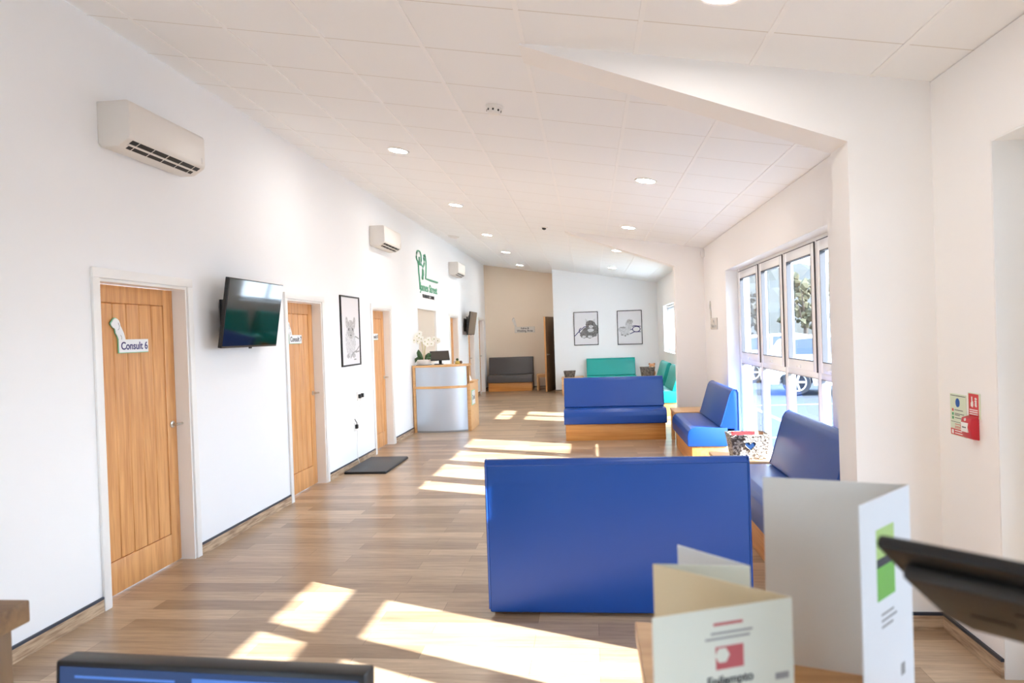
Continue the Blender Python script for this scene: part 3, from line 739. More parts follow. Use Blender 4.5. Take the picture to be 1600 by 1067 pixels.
mb = MB()
for zz, x1 in ((0.022, 0.13), (0.010, 0.12)): mb.box((0.042, -0.0042, zz), (x1, -0.0036, zz+0.005))
mb.box((0.012, -0.0042, 0.008), (0.03, -0.0036, 0.028))
mb.build('text_lines', M['paper'], t, smooth=False)
t = notice('call_point_sign', 'red and white sign directly above the red alarm box', (XR, 3.588, 1.135))
W, H = 0.105, 0.118
MB().box((0, -0.003, 0), (W, 0, H)).build('panel', M['sign_mint'], t, smooth=False)
MB().box((0.006, -0.0036, 0.008), (W-0.012, -0.003, H-0.004)).build('red_panel', M['sign_red'], t, smooth=False)
mb = MB()
mb.prism([(0.026, 0.055), (0.042, 0.05), (0.048, 0.062), (0.046, 0.078), (0.04, 0.08), (0.04, 0.10), (0.032, 0.10), (0.032, 0.076), (0.026, 0.07)], 'y', -0.0042, -0.0036)
for q in (0.056, 0.066, 0.076, 0.088): mb.prism(ell(0.070, q+0.004, 0.009, 0.006, 10, .2), 'y', -0.0042, -0.0036)
for zz in (0.036, 0.026, 0.016): mb.box((0.014, -0.0042, zz), (W-0.02, -0.0036, zz+0.005))
mb.build('symbol', M['paper'], t, smooth=False)
t = notice('call_point', 'red break-glass fire alarm box on the cream wall', (XR, 3.585, 1.035))
MB().prism([(0, 0), (-0.032, 0.006), (-0.044, 0.06), (-0.036, 0.102), (0, 0.110)], 'x', 0.0, 0.088, 0.004).build('housing', M['red'], t)
q = MB().box((0.010, -0.0445, 0.036), (0.068, -0.038, 0.080), 0.001).build('glass_plate', M['paper'], t)
MB().prism([(0.021, 0.058), (0.029, 0.054), (0.029, 0.056), (0.049, 0.056), (0.049, 0.054), (0.057, 0.058), (0.049, 0.062), (0.049, 0.060), (0.029, 0.060), (0.029, 0.062)], 'y', -0.0452, -0.0445).build('arrow_mark', M['ink'], q, smooth=False)
MB().prism(ell(0.038, 0.093, 0.006, 0.007, 12), 'y', -0.0415, -0.035).build('flame_mark', M['paper'], t, smooth=False)

# ------------------------------------------------------------------ sockets, plugs, mat
def plug(parent, y, z):
    p = MB().box((0.012, y-0.024, z-0.026), (0.045, y+0.024, z+0.026), 0.006)
    return p.build('plug', M['black'], parent)
t = thing('power_socket', 'double wall socket with two dark plugs below the chinchilla print', 'socket', (XL, 8.94, 0.87))
MB().box((0, -0.10, -0.058), (0.012, 0.10, 0.058), 0.004).build('faceplate', M['white_plastic'], t)
plug(t, -0.055, 0.0); plug(t, 0.045, 0.004)
MB().tube([(0.03, -0.055, -0.026), (0.034, -0.06, -0.08), (0.02, -0.08, -0.14), (0.012, -0.12, -0.24), (0.012, -0.16, -0.32)], 0.004, 6).build('cable', M['white_plastic'], t)
t = thing('power_socket', 'single wall socket with one dark plug low above the grey mat', 'socket', (XL, 8.72, 0.50))
MB().box((0, -0.05, -0.06), (0.012, 0.05, 0.05), 0.004).build('faceplate', M['white_plastic'], t)
plug(t, 0.0, 0.0)
MB().tube([(0.03, 0.0, 0.026), (0.034, -0.01, 0.05), (0.03, -0.035, 0.07), (0.014, -0.03, 0.10)], 0.005, 6).build('cable', M['black'], t)
MB().tube([(0.03, 0.02, -0.05), (0.02, 0.02, -0.2), (0.018, 0.03, -0.4), (0.03, 0.05, -0.47), (0.08, 0.08, -0.492)], 0.004, 6).build('cable', M['white_plastic'], t)
t = thing('floor_mat', 'flat dark grey platform mat on the floor against the door wall', 'mat', (-2.70, 8.70, 0))
MB().box((-0.255, -0.52, 0), (0.255, 0.52, 0.022), 0.004).build('base', M['black'], t)
MB().box((-0.25, -0.515, 0.022), (0.25, 0.515, 0.030), 0.004).build('rubber_top', M['mat'], t)

# ------------------------------------------------------------------ upholstered benches
def bench(name, label, L, mat, base_mat, loc, rz, group, full_back=True, cat='bench', H=0.89):
    """front faces -Y; local y from -.35 (seat front) to .23 (rear)"""
    t = thing(name, label, cat, loc, rz=rz, group=group)
    h = L/2
    MB().box((-h+0.02, -0.30, 0), (h-0.02, 0.17, 0.24), 0.003).build('base', base_mat, t)
    seat = [(-0.345, 0.245), (-0.35, 0.26), (-0.352, 0.36), (-0.34, 0.42), (-0.31, 0.45), (-0.26, 0.462), (0.10, 0.455), (0.10, 0.242)]
    MB().prism(seat, 'x', -h, h, 0.012, 3).build('seat', mat, t)
    z0 = 0.02 if full_back else 0.30
    back = [(0.015, 0.462), (0.03, 0.50), (0.135, H-0.05), (0.155, H-0.015), (0.185, H), (0.212, H-0.004), (0.23, H-0.03), (0.23, z0), (0.175, z0), (0.175, 0.44), (0.11, 0.44)]
    MB().prism(back, 'x', -h+0.004, h-0.004, 0.010, 3).build('backrest', mat, t)
    MB().tube([(-h+0.01, 0.2275, H-0.032), (h-0.01, 0.2275, H-0.032)], 0.0045, 6).build('piping', mat, t)
    for sx in (-1, 1):
        x = sx*(h-0.002)
        pp = MB().tube([(x, y, z) for y, z in [(0.02, 0.47), (0.035, 0.505), (0.138, H-0.05), (0.158, H-0.017), (0.187, H-0.003), (0.212, H-0.006), (0.227, H-0.032), (0.227, z0+0.02)]], 0.006, 6)
        pp.build('piping', mat, t)
    return t
BG, TG = 'blue upholstered benches', 'teal upholstered benches'
bench('upholstered_bench', 'blue vinyl bench seen from behind, in the middle foreground', 1.46, M['blue'], M['beech_x'], (0.115, 4.225, 0), PI, BG)
bench('upholstered_bench', 'blue vinyl bench facing the viewer across the room', 1.49, M['blue'], M['beech_x'], (0.335, 10.80, 0), 0, BG, H=0.90)
bench('upholstered_bench', 'blue bench under the window beyond the magazine basket', 1.50, M['blue'], M['beech_x'], (1.43, 9.05, 0), -PI/2, BG)
bench('upholstered_bench', 'blue bench under the window half hidden by the near pier', 1.48, M['blue'], M['beech_x'], (1.43, 5.33, 0), -PI/2, BG, H=0.9)
bench('upholstered_bench', 'teal bench showing only its back below the tabby cat print', 1.25, M['teal'], M['beech_x'], (0.53, YP-0.255, 0), 0, TG, H=0.9)
bench('upholstered_bench', 'teal bench under the far window, nearer of its pair', 1.40, M['teal'], M['beech_x'], (1.47, 13.98, 0), -PI/2, TG)
bench('upholstered_bench', 'teal bench under the far window, beside the corner table', 1.40, M['teal'], M['beech_x'], (1.47, 15.95, 0), -PI/2, TG)
bench('upholstered_bench', 'charcoal grey bench against the beige end wall', 1.27, M['grey_vinyl'], M['beech_x'], (-2.265, YB-0.25, 0), 0, 'charcoal bench', H=0.95)

# ------------------------------------------------------------------ low tables
def low_table(label, cx, cy, W, D, H=0.46):
    t = thing('low_table', label, 'table', (cx, cy, 0), group='low wooden corner tables')
    MB().box((-W/2, -D/2, H-0.03), (W/2, D/2, H), 0.003).build('table_top', M['beech_pale'], t)
    for sx in (-1, 1):
        for sy in (-1, 1):
            MB().box((sx*(W/2-0.01), sy*(D/2-0.01), 0), (sx*(W/2-0.06), sy*(D/2-0.06), H-0.03), 0.002).build('leg', M['beech_pale'], t)
    mb = MB()
    for s in (-1, 1):
        mb.box((-W/2+0.06, s*(D/2-0.025), H-0.09), (W/2-0.06, s*(D/2-0.045), H-0.03)); mb.box((s*(W/2-0.025), -D/2+0.06, H-0.09), (s*(W/2-0.045), D/2-0.06, H-0.03))
    mb.build('apron', M['beech_pale'], t, smooth=False)
    return t
low_table('low pale wooden table under the white magazine basket', 1.37, 6.43, 0.62, 0.56)
low_table('low pale wooden table at the foot of the far pier', 1.42, 10.22, 0.58, 0.62)
low_table('low wooden table under the grey wicker basket in the far corner', 1.40, 17.35, 0.62, 0.60)
low_table('low wooden table left of the teal bench on the partition wall', -0.46, 18.3, 0.56, 0.60)
low_table('low wooden table between the charcoal bench and the half-open door', -1.33, YB-0.42, 0.36, 0.5)

# ------------------------------------------------------------------ baskets and what is in them
def basket(label, loc, W, D, H, mat, heart=True, rim=None):
    t = thing('basket', label, 'basket', loc)
    b = MB(); k = 0.80
    def ring(s, z, ins): return [(-W/2*s+ins, -D/2*s+ins, z), (W/2*s-ins, -D/2*s+ins, z), (W/2*s-ins, D/2*s-ins, z), (-W/2*s+ins, D/2*s-ins, z)]
    o0, o1, i1, i0 = ring(k, 0, 0), ring(1, H, 0), ring(1, H, 0.012), ring(k, 0.012, 0.012)
    V = [[b.bm.verts.new(p) for p in r] for r in (o0, o1, i1, i0)]
    for A, B in zip(V, V[1:]):
        for q in range(4): b.bm.faces.new((A[q], A[(q+1) % 4], B[(q+1) % 4], B[q]))
    b.bm.faces.new(V[0][::-1]); b.bm.faces.new(V[3])
    b.build('woven_body', mat, t, smooth=False)
    rm = MB().tube(ring(1, H, 0.004), 0.011, 8, closed=True); rm.build('rim', mat if rim is None else rim, t)
    if heart:
        pts = []
        for i in range(28):
            a = 2*PI*i/28
            pts.append((0.0028*16*math.sin(a)**3, H*0.60 + 0.0028*(13*math.cos(a)-5*math.cos(2*a)-2*math.cos(3*a)-math.cos(4*a))))
        def lean(z): return -D/2*(k+(1-k)*z/H)
        hm = MB(); hm.bm.faces.new([hm.bm.verts.new((x, lean(z)-0.002, z)) for x, z in pts]); 
        hm.build('heart_cutout', plain('heart_inner_blue', (24, 62, 110), 0.6), t, smooth=False)  # flat heart in the blue seen through the opening
        MB().tube([(x*1.06, lean(z)-0.003, z) for x, z in pts], 0.005, 6, closed=True).build('heart_edge', mat, t)
    return t
basket('white woven basket with a heart cut-out full of magazines', (1.335, 6.36, 0.46), 0.33, 0.26, 0.205, M['wicker'])
basket('grey wicker basket on the far corner table', (1.36, 17.35, 0.46), 0.34, 0.30, 0.24, M['wicker_dark'], False)
basket('dark wicker basket peeping over the blue bench facing the viewer', (-0.53, 18.2, 0.46), 0.30, 0.26, 0.15, M['wicker_dark'], False)
def magazine(label, loc, rot, W, H, cover, mat2):
    t = thing('magazine', label, 'magazine', loc, rot=rot, group='magazines in the white basket')
    MB().box((-W/2, -0.004, 0), (W/2, 0.004, H), 0.001).build('pages', M['paper'], t)
    MB().box((-W/2, -0.0052, H-0.05), (W/2, -0.004, H)).build('cover_band', mat2, t, smooth=False)
magazine('magazine with a red masthead standing in the white basket', (1.30, 6.33, 0.475), (math.radians(-8), 0, 0), 0.20, 0.215, M['paper'], M['sign_red'])
magazine('pale magazine behind the red one in the white basket', (1.335, 6.375, 0.475), (math.radians(-6), 0, 0.05), 0.21, 0.205, M['paper'], M['ink_grey'])
magazine('tan magazine at the window end of the white basket', (1.405, 6.40, 0.475), (math.radians(-6), math.radians(12), 0.2), 0.10, 0.21, M['paper'], M['toy'])
# plush toy in the corner basket
t = thing('plush_toy', 'ginger plush toy sitting in the grey corner basket', 'toy', (1.47, 17.35, 0.472))
b = MB().ball((0, 0, 0.09), 0.085, 2, (1, 0.9, 1.1)); b.build('body', M['toy'], t)
b = MB().ball((0, -0.02, 0.245), 0.075, 2); b.build('head', M['toy'], t)
for sx in (-1, 1): MB().ball((sx*0.055, -0.01, 0.305), 0.026).build('ear', M['toy'], t)
b = MB().ball((0, -0.085, 0.225), 0.030, 2, (1, .6, .8)); b.build('muzzle', M['cream_card'], t)
# leaflets on the nearer teal bench
t = thing('leaflet', 'white leaflet with dark print on the nearer teal seat', 'leaflet', (1.24, 13.75, 0.462), rz=0.3)
MB().box((-0.10, -0.15, 0), (0.10, 0.15, 0.004)).build('sheet', M['paper'], t, smooth=False)
MB().box((-0.07, -0.02, 0.004), (0.04, 0.09, 0.0046)).build('printed_block', M['ink_red'], t, smooth=False)

# ------------------------------------------------------------------ far reception desk
def bez(p0, p1, p2, n=16): return [((1-s)**2*p0[0]+2*s*(1-s)*p1[0]+s*s*p2[0], (1-s)**2*p0[1]+2*s*(1-s)*p1[1]+s*s*p2[1]) for s in [k/n for k in range(n+1)]]
t = thing('reception_desk', 'curved silver and beech reception desk against the door wall', 'desk', (XL+0.016, 11.70, 0))
curve = bez((0.0, 0.0), (0.52, -0.16), (0.90, 0.08), 20)
def band(mb, cv, off, depth, z0, z1, x_in0=0.0, x_in1=0.0):
    pts = [(x, y-off) for x, y in cv]; inner = [(x, y-off+depth) for x, y in cv]
    mb.prism(pts + inner[::-1], 'z', z0, z1); return mb
def sub(cv, a, b):
    n = len(cv)-1; return cv[int(a*n):int(b*n)+1]
band(MB(), sub(curve, 0.05, 1), 0.0, 0.03, 0.03, 0.735).build('lower_front_panel', M['metal_panel'], t)
band(MB(), sub(curve, 0.05, 1), 0.0, 0.03, 0.775, 1.095).build('upper_front_panel', M['metal_panel'], t)
band(MB(), curve, 0.015, 0.10, 0.735, 0.775).build('mid_shelf_strip', M['beech_pale'], t)
band(MB(), sub(curve, 0.05, 1), -0.01, 0.02, 0.0, 0.03).build('plinth', M['ink_grey'], t)
pts = [(x, y-0.02) for x, y in curve]
MB().prism(pts + [(0.93, 0.10), (0.93, 0.42), (0.0, 0.42)], 'z', 1.095, 1.125).build('top', M['beech_pale'], t)
MB().box((0, -0.012, 0), (0.045, 0.40, 1.095), 0.002).build('end_panel', M['beech_pale'], t)
pd = MB().box((0.90, 0.09, 0), (0.955, 0.93, 0.79), 0.003); pd.box((0.10, 0.36, 0.0), (0.90, 0.40, 1.095)); pd.build('side_panel', M['beech_pale'], t)
MB().box((0.42, 0.40, 0.79), (0.965, 0.95, 0.815), 0.003).build('side_shelf', M['beech_pale'], t)
MB().box((0.05, 0.40, 0.71), (0.90, 0.93, 0.735), 0.003).build('work_surface', M['beech_pale'], t)
t = thing('desk_sign', 'white plate with green edge on the curved desk side', 'sign', (XL+0.016+0.955, 12.07, 0.42), rz=PI/2)
MB().box((-0.17, -0.005, 0), (0.17, 0, 0.25)).build('back_plate', M['edge_green'], t, smooth=False)
MB().box((-0.155, -0.008, 0.012), (0.155, -0.005, 0.238)).build('face', M['pale_card'], t, smooth=False)
text('lettering', 'Desk', 0.12, M['ink'], t, (0, -0.0085, 0.125), FACE_MY, ext=0.0006)
t = thing('leaflet_stand', 'white folded leaflet stand leaning on the curved desk shelf', 'leaflet holder', (-2.10, 12.30, 0.816))
b = MB(); b.prism([(0.0, 0), (0.012, 0), (-0.108, 0.30), (-0.12, 0.30)], 'y', -0.11, 0.11); b.build('front_card', M['paper'], t, smooth=False)
b = MB(); b.prism([(-0.24, 0), (-0.228, 0), (-0.108, 0.30), (-0.12, 0.30)], 'y', -0.11, 0.11); b.build('rear_card', M['paper'], t, smooth=False)

# orchid
t = thing('orchid', 'white orchid in an oval white pot on the curved desk', 'plant', (-2.83, 11.93, 1.125))
pot = MB().lathe([(0, 0), (0.10, 0), (0.125, 0.03), (0.13, 0.09), (0.118, 0.095), (0.112, 0.07), (0, 0.07)], 28); 
for v_ in pot.bm.verts: v_.co.y *= 0.6
pot.build('pot', M['white_plastic'], t)
MB().lathe([(0, 0.0), (0.135, 0.0), (0.135, -0.0), (0.135, 0.006), (0, 0.006)], 28).build('saucer', M['black'], t)
stems = [[(0.0, 0, 0.07), (-0.01, 0, 0.25), (-0.03, 0.01, 0.42), (-0.07, 0.0, 0.50), (-0.13, -0.02, 0.50), (-0.17, -0.03, 0.44)],
         [(0.02, 0, 0.07), (0.02, 0, 0.22), (0.04, 0, 0.36), (0.12, 0.01, 0.43), (0.20, 0.02, 0.43), (0.27, 0.02, 0.40)]]
flowers = []
for st in stems:
    MB().tube(st, 0.006, 8).build('stem', M['stem'], t)
flo = [(-0.10, -0.03, 0.50), (-0.05, -0.03, 0.54), (-0.15, -0.04, 0.43), (-0.02, -0.03, 0.45), (0.04, -0.03, 0.40), (0.10, -0.02, 0.43), (-0.08, -0.04, 0.41), (0.15, -0.02, 0.36), (0.20, -0.02, 0.44), (0.26, -0.01, 0.41), (0.08, -0.03, 0.36), (-0.06, -0.03, 0.47)]
for i, c in enumerate(flo):
    b = MB(); a0_ = random.uniform(0, 6)
    for k in range(5):
        a = a0_+2*PI*k/5
        b.ball((0.028*math.cos(a), -0.004*(k % 2), 0.028*math.sin(a)), 0.026, 2, (1.0, 0.18, 1.0))
    fl = b.build('flower', M['petal'], t, loc=c, rot=(0, 0, random.uniform(-0.5, 0.7)))
    MB().ball((0, -0.008, 0), 0.010, 1).build('flower_centre', M['petal_centre'], fl)
def leaf(pts, w):
    b = MB(); L_, R_ = [], []
    n = len(pts)
    for i, p in enumerate(pts):
        p = Vector(p); d = (Vector(pts[min(i+1, n-1)])-Vector(pts[max(i-1, 0)])).normalized(); sdv = d.cross(Vector((0, 1, 0))).normalized()
        ww = w*math.sin(PI*(0.12+0.88*i/(n-1)))
        L_.append(b.bm.verts.new(p+sdv*ww+Vector((0, 0.012, 0)))); R_.append((b.bm.verts.new(p), b.bm.verts.new(p-sdv*ww+Vector((0, 0.012, 0)))))
    for i in range(n-1):
        b.bm.faces.new((L_[i], L_[i+1], R_[i+1][0], R_[i][0])); b.bm.faces.new((R_[i][0], R_[i+1][0], R_[i+1][1], R_[i][1]))
    o = b.build('leaf', M['plant_green'], t); md = o.modifiers.new('thick', 'SOLIDIFY'); md.thickness = 0.004
leaf([(-0.02, -0.02, 0.08), (-0.06, -0.03, 0.16), (-0.08, -0.03, 0.22), (-0.08, -0.04, 0.27)], 0.045)
leaf([(-0.04, -0.03, 0.08), (-0.09, -0.05, 0.12), (-0.125, -0.06, 0.10), (-0.14, -0.07, 0.04)], 0.035)
leaf([(0.03, -0.02, 0.08), (0.07, -0.03, 0.14), (0.11, -0.03, 0.18), (0.14, -0.03, 0.19)], 0.045)
leaf([(0.03, -0.04, 0.08), (0.08, -0.06, 0.11), (0.12, -0.07, 0.12), (0.15, -0.08, 0.09)], 0.03)

# till screen on the far desk
t = thing('till_screen', 'dark touch screen on a short stand on the curved desk', 'monitor', (-2.56, 11.98, 1.125))
MB().box((-0.09, -0.06, 0), (0.05, 0.07, 0.014), 0.004).build('base', M['black'], t)
MB().box((-0.02, 0.0, 0.014), (0.03, 0.03, 0.10), 0.004).build('stand', M['black'], t)
b = MB().box((-0.165, -0.012, -0.09), (0.165, 0.012, 0.09), 0.006); s_ = MB().box((-0.152, -0.0135, -0.078), (0.152, -0.012, 0.078))
sh = Matrix.Translation((0.0, 0.01, 0.15)) @ Matrix.Rotation(math.radians(-14), 4, 'Y') @ Matrix.Rotation(math.radians(-22), 4, 'X')
sh = Matrix.Translation((0.0, 0.0, 0.15)) @ Matrix.Rotation(math.radians(24), 4, 'Z') @ Matrix.Rotation(math.radians(-28), 4, 'X')
for q in (b, s_): bmesh.ops.transform(q.bm, matrix=sh, verts=q.bm.verts)
b.build('casing', M['black'], t); s_.build('screen', plain('grey_screen', (66, 62, 56), 0.2), t, smooth=False)
t = thing('ornament', 'small gold and green ornament on the curved desk corner', 'ornament', (-2.26, 12.02, 1.125))
MB().lathe([(0, 0), (0.045, 0), (0.05, 0.02), (0.03, 0.05), (0, 0.055)], 18).build('base', plain('ornament_gold', (196, 170, 90), 0.35), t)
MB().ball((0.055, 0, 0.028), 0.028, 2).build('brown_ball', plain('ornament_brown', (100, 78, 56), 0.5), t)
MB().ball((-0.005, 0, 0.075), 0.024, 2).build('green_top', M['plant_green'], t)

# ------------------------------------------------------------------ near counter and what stands on it
CZ = 1.10
arcp = bez((0.062, 1.232), (0.46, 1.17), (0.56, 0.72), 18)
t = thing('reception_counter', 'curved beech counter top in the bottom right foreground', 'counter', (0, 0, 0))
MB().prism(arcp + [(0.56, 0.30), (0.062, 0.30)], 'z', CZ-0.028, CZ, 0.002, 1).build('counter_top', M['counter_wood'], t)
inn = [(x-0.02, y-0.03) for x, y in arcp[4:]]
MB().prism(inn + [(x-0.02, y-0.025) for x, y in inn[::-1]], 'z', 0, CZ-0.028).build('front_panel', M['metal_panel'], t)
MB().box((0.072, 0.34, 0), (0.10, 1.17, CZ-0.028), 0.002).build('end_panel', M['counter_wood'], t)
t = thing('work_desk', 'beech desk under the near monitor, below the photo', 'desk', (-0.55, 0.98, 0))
MB().box((-0.56, -0.48, 0.70), (0.59, 0.30, 0.728), 0.003).build('desk_top', M['counter_wood'], t)
for sx in (-0.54, 0.55): MB().box((sx-0.0125, -0.45, 0), (sx+0.0125, 0.28, 0.70), 0.002).build('side_panel', M['counter_wood'], t)
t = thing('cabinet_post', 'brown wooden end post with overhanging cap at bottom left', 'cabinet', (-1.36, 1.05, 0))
MB().box((-0.24, -0.26, 1.055), (0.225, 0.26, CZ), 0.004).build('cap', M['shaded_wood'], t)
MB().box((-0.22, -0.23, 0), (0.212, 0.228, 1.055), 0.004).build('body', wood('shaded_post_board', (134, 106, 74), (108, 82, 54), 'z', 0.45), t)  # dim lighting on the post is put into the board colour

# near monitor
t = thing('monitor', 'black computer monitor along the bottom left edge', 'monitor', (-0.625, 1.05, 0.728), rz=math.radians(-3.3))
MB().box((-0.12, -0.04, 0), (0.12, 0.14, 0.012), 0.004).build('base', M['black'], t)
MB().box((-0.03, 0.055, 0.012), (0.03, 0.085, 0.22), 0.004).build('stand', M['black'], t)
tl = Matrix.Translation((0, 0, 0.203)) @ Matrix.Rotation(math.radians(-4), 4, 'X')
b = MB().box((-0.268, 0.0, -0.158), (0.268, 0.045, 0.158), 0.005); bmesh.ops.transform(b.bm, matrix=tl, verts=b.bm.verts); b.build('casing', M['black'], t)
s_ = MB().box((-0.258, -0.0012, -0.142), (0.258, 0.0, 0.149)); bmesh.ops.transform(s_.bm, matrix=tl, verts=s_.bm.verts)
scr = emit('blue_screen', (52, 84, 140), 0.28); scr.node_tree.nodes['Principled BSDF'].inputs['Base Color'].default_value = (0.01, 0.015, 0.03, 1); scr.node_tree.nodes['Principled BSDF'].inputs['Roughness'].default_value = 0.25
so = s_.build('screen', scr, t, smooth=False)
s_ = MB().box((-0.23, -0.0016, 0.132), (-0.05, -0.0012, 0.136)); s_.box((-0.02, -0.0016, 0.125), (0.25, -0.0012, 0.140)); bmesh.ops.transform(s_.bm, matrix=tl, verts=s_.bm.verts)
s_.build('title_bar', emit('screen_bar', (70, 110, 180), 0.35), so, smooth=False)

# card panels: vertical sheets between plan points
def sheet(mb, p, q, z0, z1, th=0.0012):
    d = (Vector(q)-Vector(p)); nrm = Vector((-d.y, d.x)).normalized()*th/2
    mb.prism([tuple(Vector(p)+nrm), tuple(Vector(p)-nrm), tuple(Vector(q)-nrm), tuple(Vector(q)+nrm)], 'z', z0, z1); return mb
def on_panel(p, q, u, off):
    """point at fraction u along p->q, off metres out of it on the viewer's side"""
    d = (Vector(q)-Vector(p)); n_ = Vector((d.y, -d.x)).normalized(); w_ = Vector(p)+d*u + n_*off
    return w_, math.atan2(d.y, d.x)
t = thing('folded_leaflet', 'small cream zigzag leaflet with a red emblem on the counter', 'leaflet', (0, 0, CZ))
zt = 0.207
A, B, Cc, D, E_ = (0.054, 0.730), (0.207, 0.790), (0.070, 0.900), (0.186, 0.893), (0.110, 0.980)
front = sheet(MB(), A, B, 0, zt).build('front_panel', M['green_white'], t, smooth=False)
sheet(MB(), B, Cc, 0, zt).build('second_panel', M['cream_card'], t, smooth=False)
sheet(MB(), Cc, D, 0, zt).build('third_panel', M['green_white'], t, smooth=False)
sheet(MB(), D, E_, 0, zt).build('rear_panel', M['pale_card'], t, smooth=False)
def panel_text(parent, body, size, mat, p, q, u, z, bold=0.0):
    w_, a = on_panel(p, q, u, 0.0009); o = text('lettering', body, size, mat, parent, (w_.x, w_.y, z), (PI/2, 0, a), ext=0.0002, bold=bold); return o
def panel_bars(name, parent, mat, p, q, rects, off=0.0009):
    for (u0, u1, z0, z1) in rects:
        a_, _ = on_panel(p, q, u0, off); b_, _ = on_panel(p, q, u1, off)
        sheet(MB(), a_, b_, z0, z1, 0.0004).build(name, mat, parent, smooth=False)
panel_bars('printed_line', front, M['ink_red'], A, B, [(0.42, 0.63, 0.189, 0.192)])
panel_bars('printed_line', front, M['ink_grey'], A, B, [(0.40, 0.70, 0.180, 0.1822), (0.36, 0.68, 0.1745, 0.1767)])
panel_bars('emblem', front, M['ink_red'], A, B, [(0.43, 0.63, 0.143, 0.167)])
w_, an = on_panel(A, B, 0.475, 0.0014)
hx = MB().lathe([(0, 0), (0.0085, 0), (0.0085, 0.0004), (0, 0.0004)], 6, Matrix.Translation((w_.x, w_.y, 0.158)) @ Matrix.Rotation(an, 4, 'Z') @ Matrix.Rotation(PI/2, 4, 'X'))
hx.build('emblem_hexagon', M['green_white'], front, smooth=False)
panel_text(front, 'Epilempto', 0.0135, M['ink'], A, B, 0.53, 0.131, 0.0003)
panel_bars('printed_mark', front, M['ink_grey'], A, B, [(0.86, 0.96, 0.122, 0.129)])
t = thing('brochure', 'tall white folded brochure with a green panel on the counter', 'brochure', (0, 0, CZ))
P0, P1, P2 = (0.250, 1.092), (0.430, 1.030), (0.322, 0.912)
zb = 0.275
sheet(MB(), P0, P1, 0, zb, 0.0016).build('inner_panel', M['grey_card'], t, smooth=False)
cov = sheet(MB(), P2, P1, 0, zb, 0.0016).build('cover_panel', M['pale_card'], t, smooth=False)
panel_bars('green_block', cov, M['leaf_green'], P2, P1, [(0.29, 0.64, 0.143, 0.194)])
panel_bars('lime_block', cov, M['leaf_lime'], P2, P1, [(0.29, 0.64, 0.194, 0.235)])
panel_bars('dark_arc', cov, M['ink'], P2, P1, [(0.29, 0.60, 0.186, 0.197)], 0.0013)
panel_bars('printed_line', cov, M['ink_grey'], P2, P1, [(0.36, 0.60, 0.122, 0.125), (0.36, 0.66, 0.114, 0.117), (0.36, 0.58, 0.106, 0.109)])
panel_bars('printed_mark', cov, M['ink_grey'], P2, P1, [(0.10, 0.36, 0.020, 0.027), (0.72, 0.80, 0.026, 0.042), (0.45, 0.58, 0.006, 0.014)])

# tilted display at right, seen from behind
t = thing('touch_display', 'black tilted display on a stand seen from behind at lower right', 'display', (0.38, 0.56, CZ))
R_ = Matrix.Translation((0.007, 0.023, 0.257)) @ Matrix.Rotation(math.radians(-45), 4, 'Z') @ Matrix.Rotation(math.radians(55), 4, 'X')
b = MB().box((-0.14, 0.0, -0.025), (0.14, 0.012, 0.095), 0.004)
bmesh.ops.transform(b.bm, matrix=R_, verts=b.bm.verts); b.build('casing', M['black'], t)
b = MB().prism([(-0.120, -0.02), (-0.105, -0.045), (0.10, -0.045), (0.12, -0.02), (0.125, 0.07), (-0.125, 0.07)], 'y', -0.014, 0.0, 0.004)
bmesh.ops.transform(b.bm, matrix=R_, verts=b.bm.verts); rc = b.build('rear_cover', plain('dark_grey_plastic', (50, 47, 44), 0.5), t)
for pa, pb in (((-0.09, -0.0150, 0.0), (-0.06, -0.0138, 0.008)), ((-0.05, -0.015, 0.03), (0.01, -0.0138, 0.042)), ((-0.02, -0.015, -0.025), (-0.005, -0.0138, -0.005))):
    b = MB().box(pa, pb); bmesh.ops.transform(b.bm, matrix=R_, verts=b.bm.verts); b.build('port', M['black'], rc, smooth=False)
b = MB().box((-0.13, 0.012, -0.018), (0.13, 0.0135, 0.087)); bmesh.ops.transform(b.bm, matrix=R_, verts=b.bm.verts); b.build('screen', M['screen'], t, smooth=False)
b = MB().tube([(-0.03, 0.05, 0.012), (-0.03, 0.05, 0.12), (-0.015, 0.035, 0.235)], [0.024, 0.022, 0.02], 12); b.build('stand', M['black'], t)
MB().box((-0.09, -0.03, 0), (0.05, 0.11, 0.012), 0.004).build('base', M['black'], t)

# ------------------------------------------------------------------ outside
GZ = -0.15
g = MB().box((2.1, -30, GZ-0.1), (70, 80, GZ)).build('ground', M['asphalt'], smooth=False)
tag(g, 'grey car park ground outside the windows', 'ground', kind='structure')
mb = MB()
for k in range(5):
    x0 = 3.4+k*2.6; mb.box((x0, 11.6, GZ), (x0+0.1, 16.0, GZ+0.004))
mb.box((2.6, 11.4, GZ), (16, 11.52, GZ+0.004)); mb.box((2.6, 16.1, GZ), (16, 16.22, GZ+0.004))
tag(mb.build('ground_markings', M['line_white'], smooth=False), 'white parking bay lines on the car park', 'road marking', kind='structure')

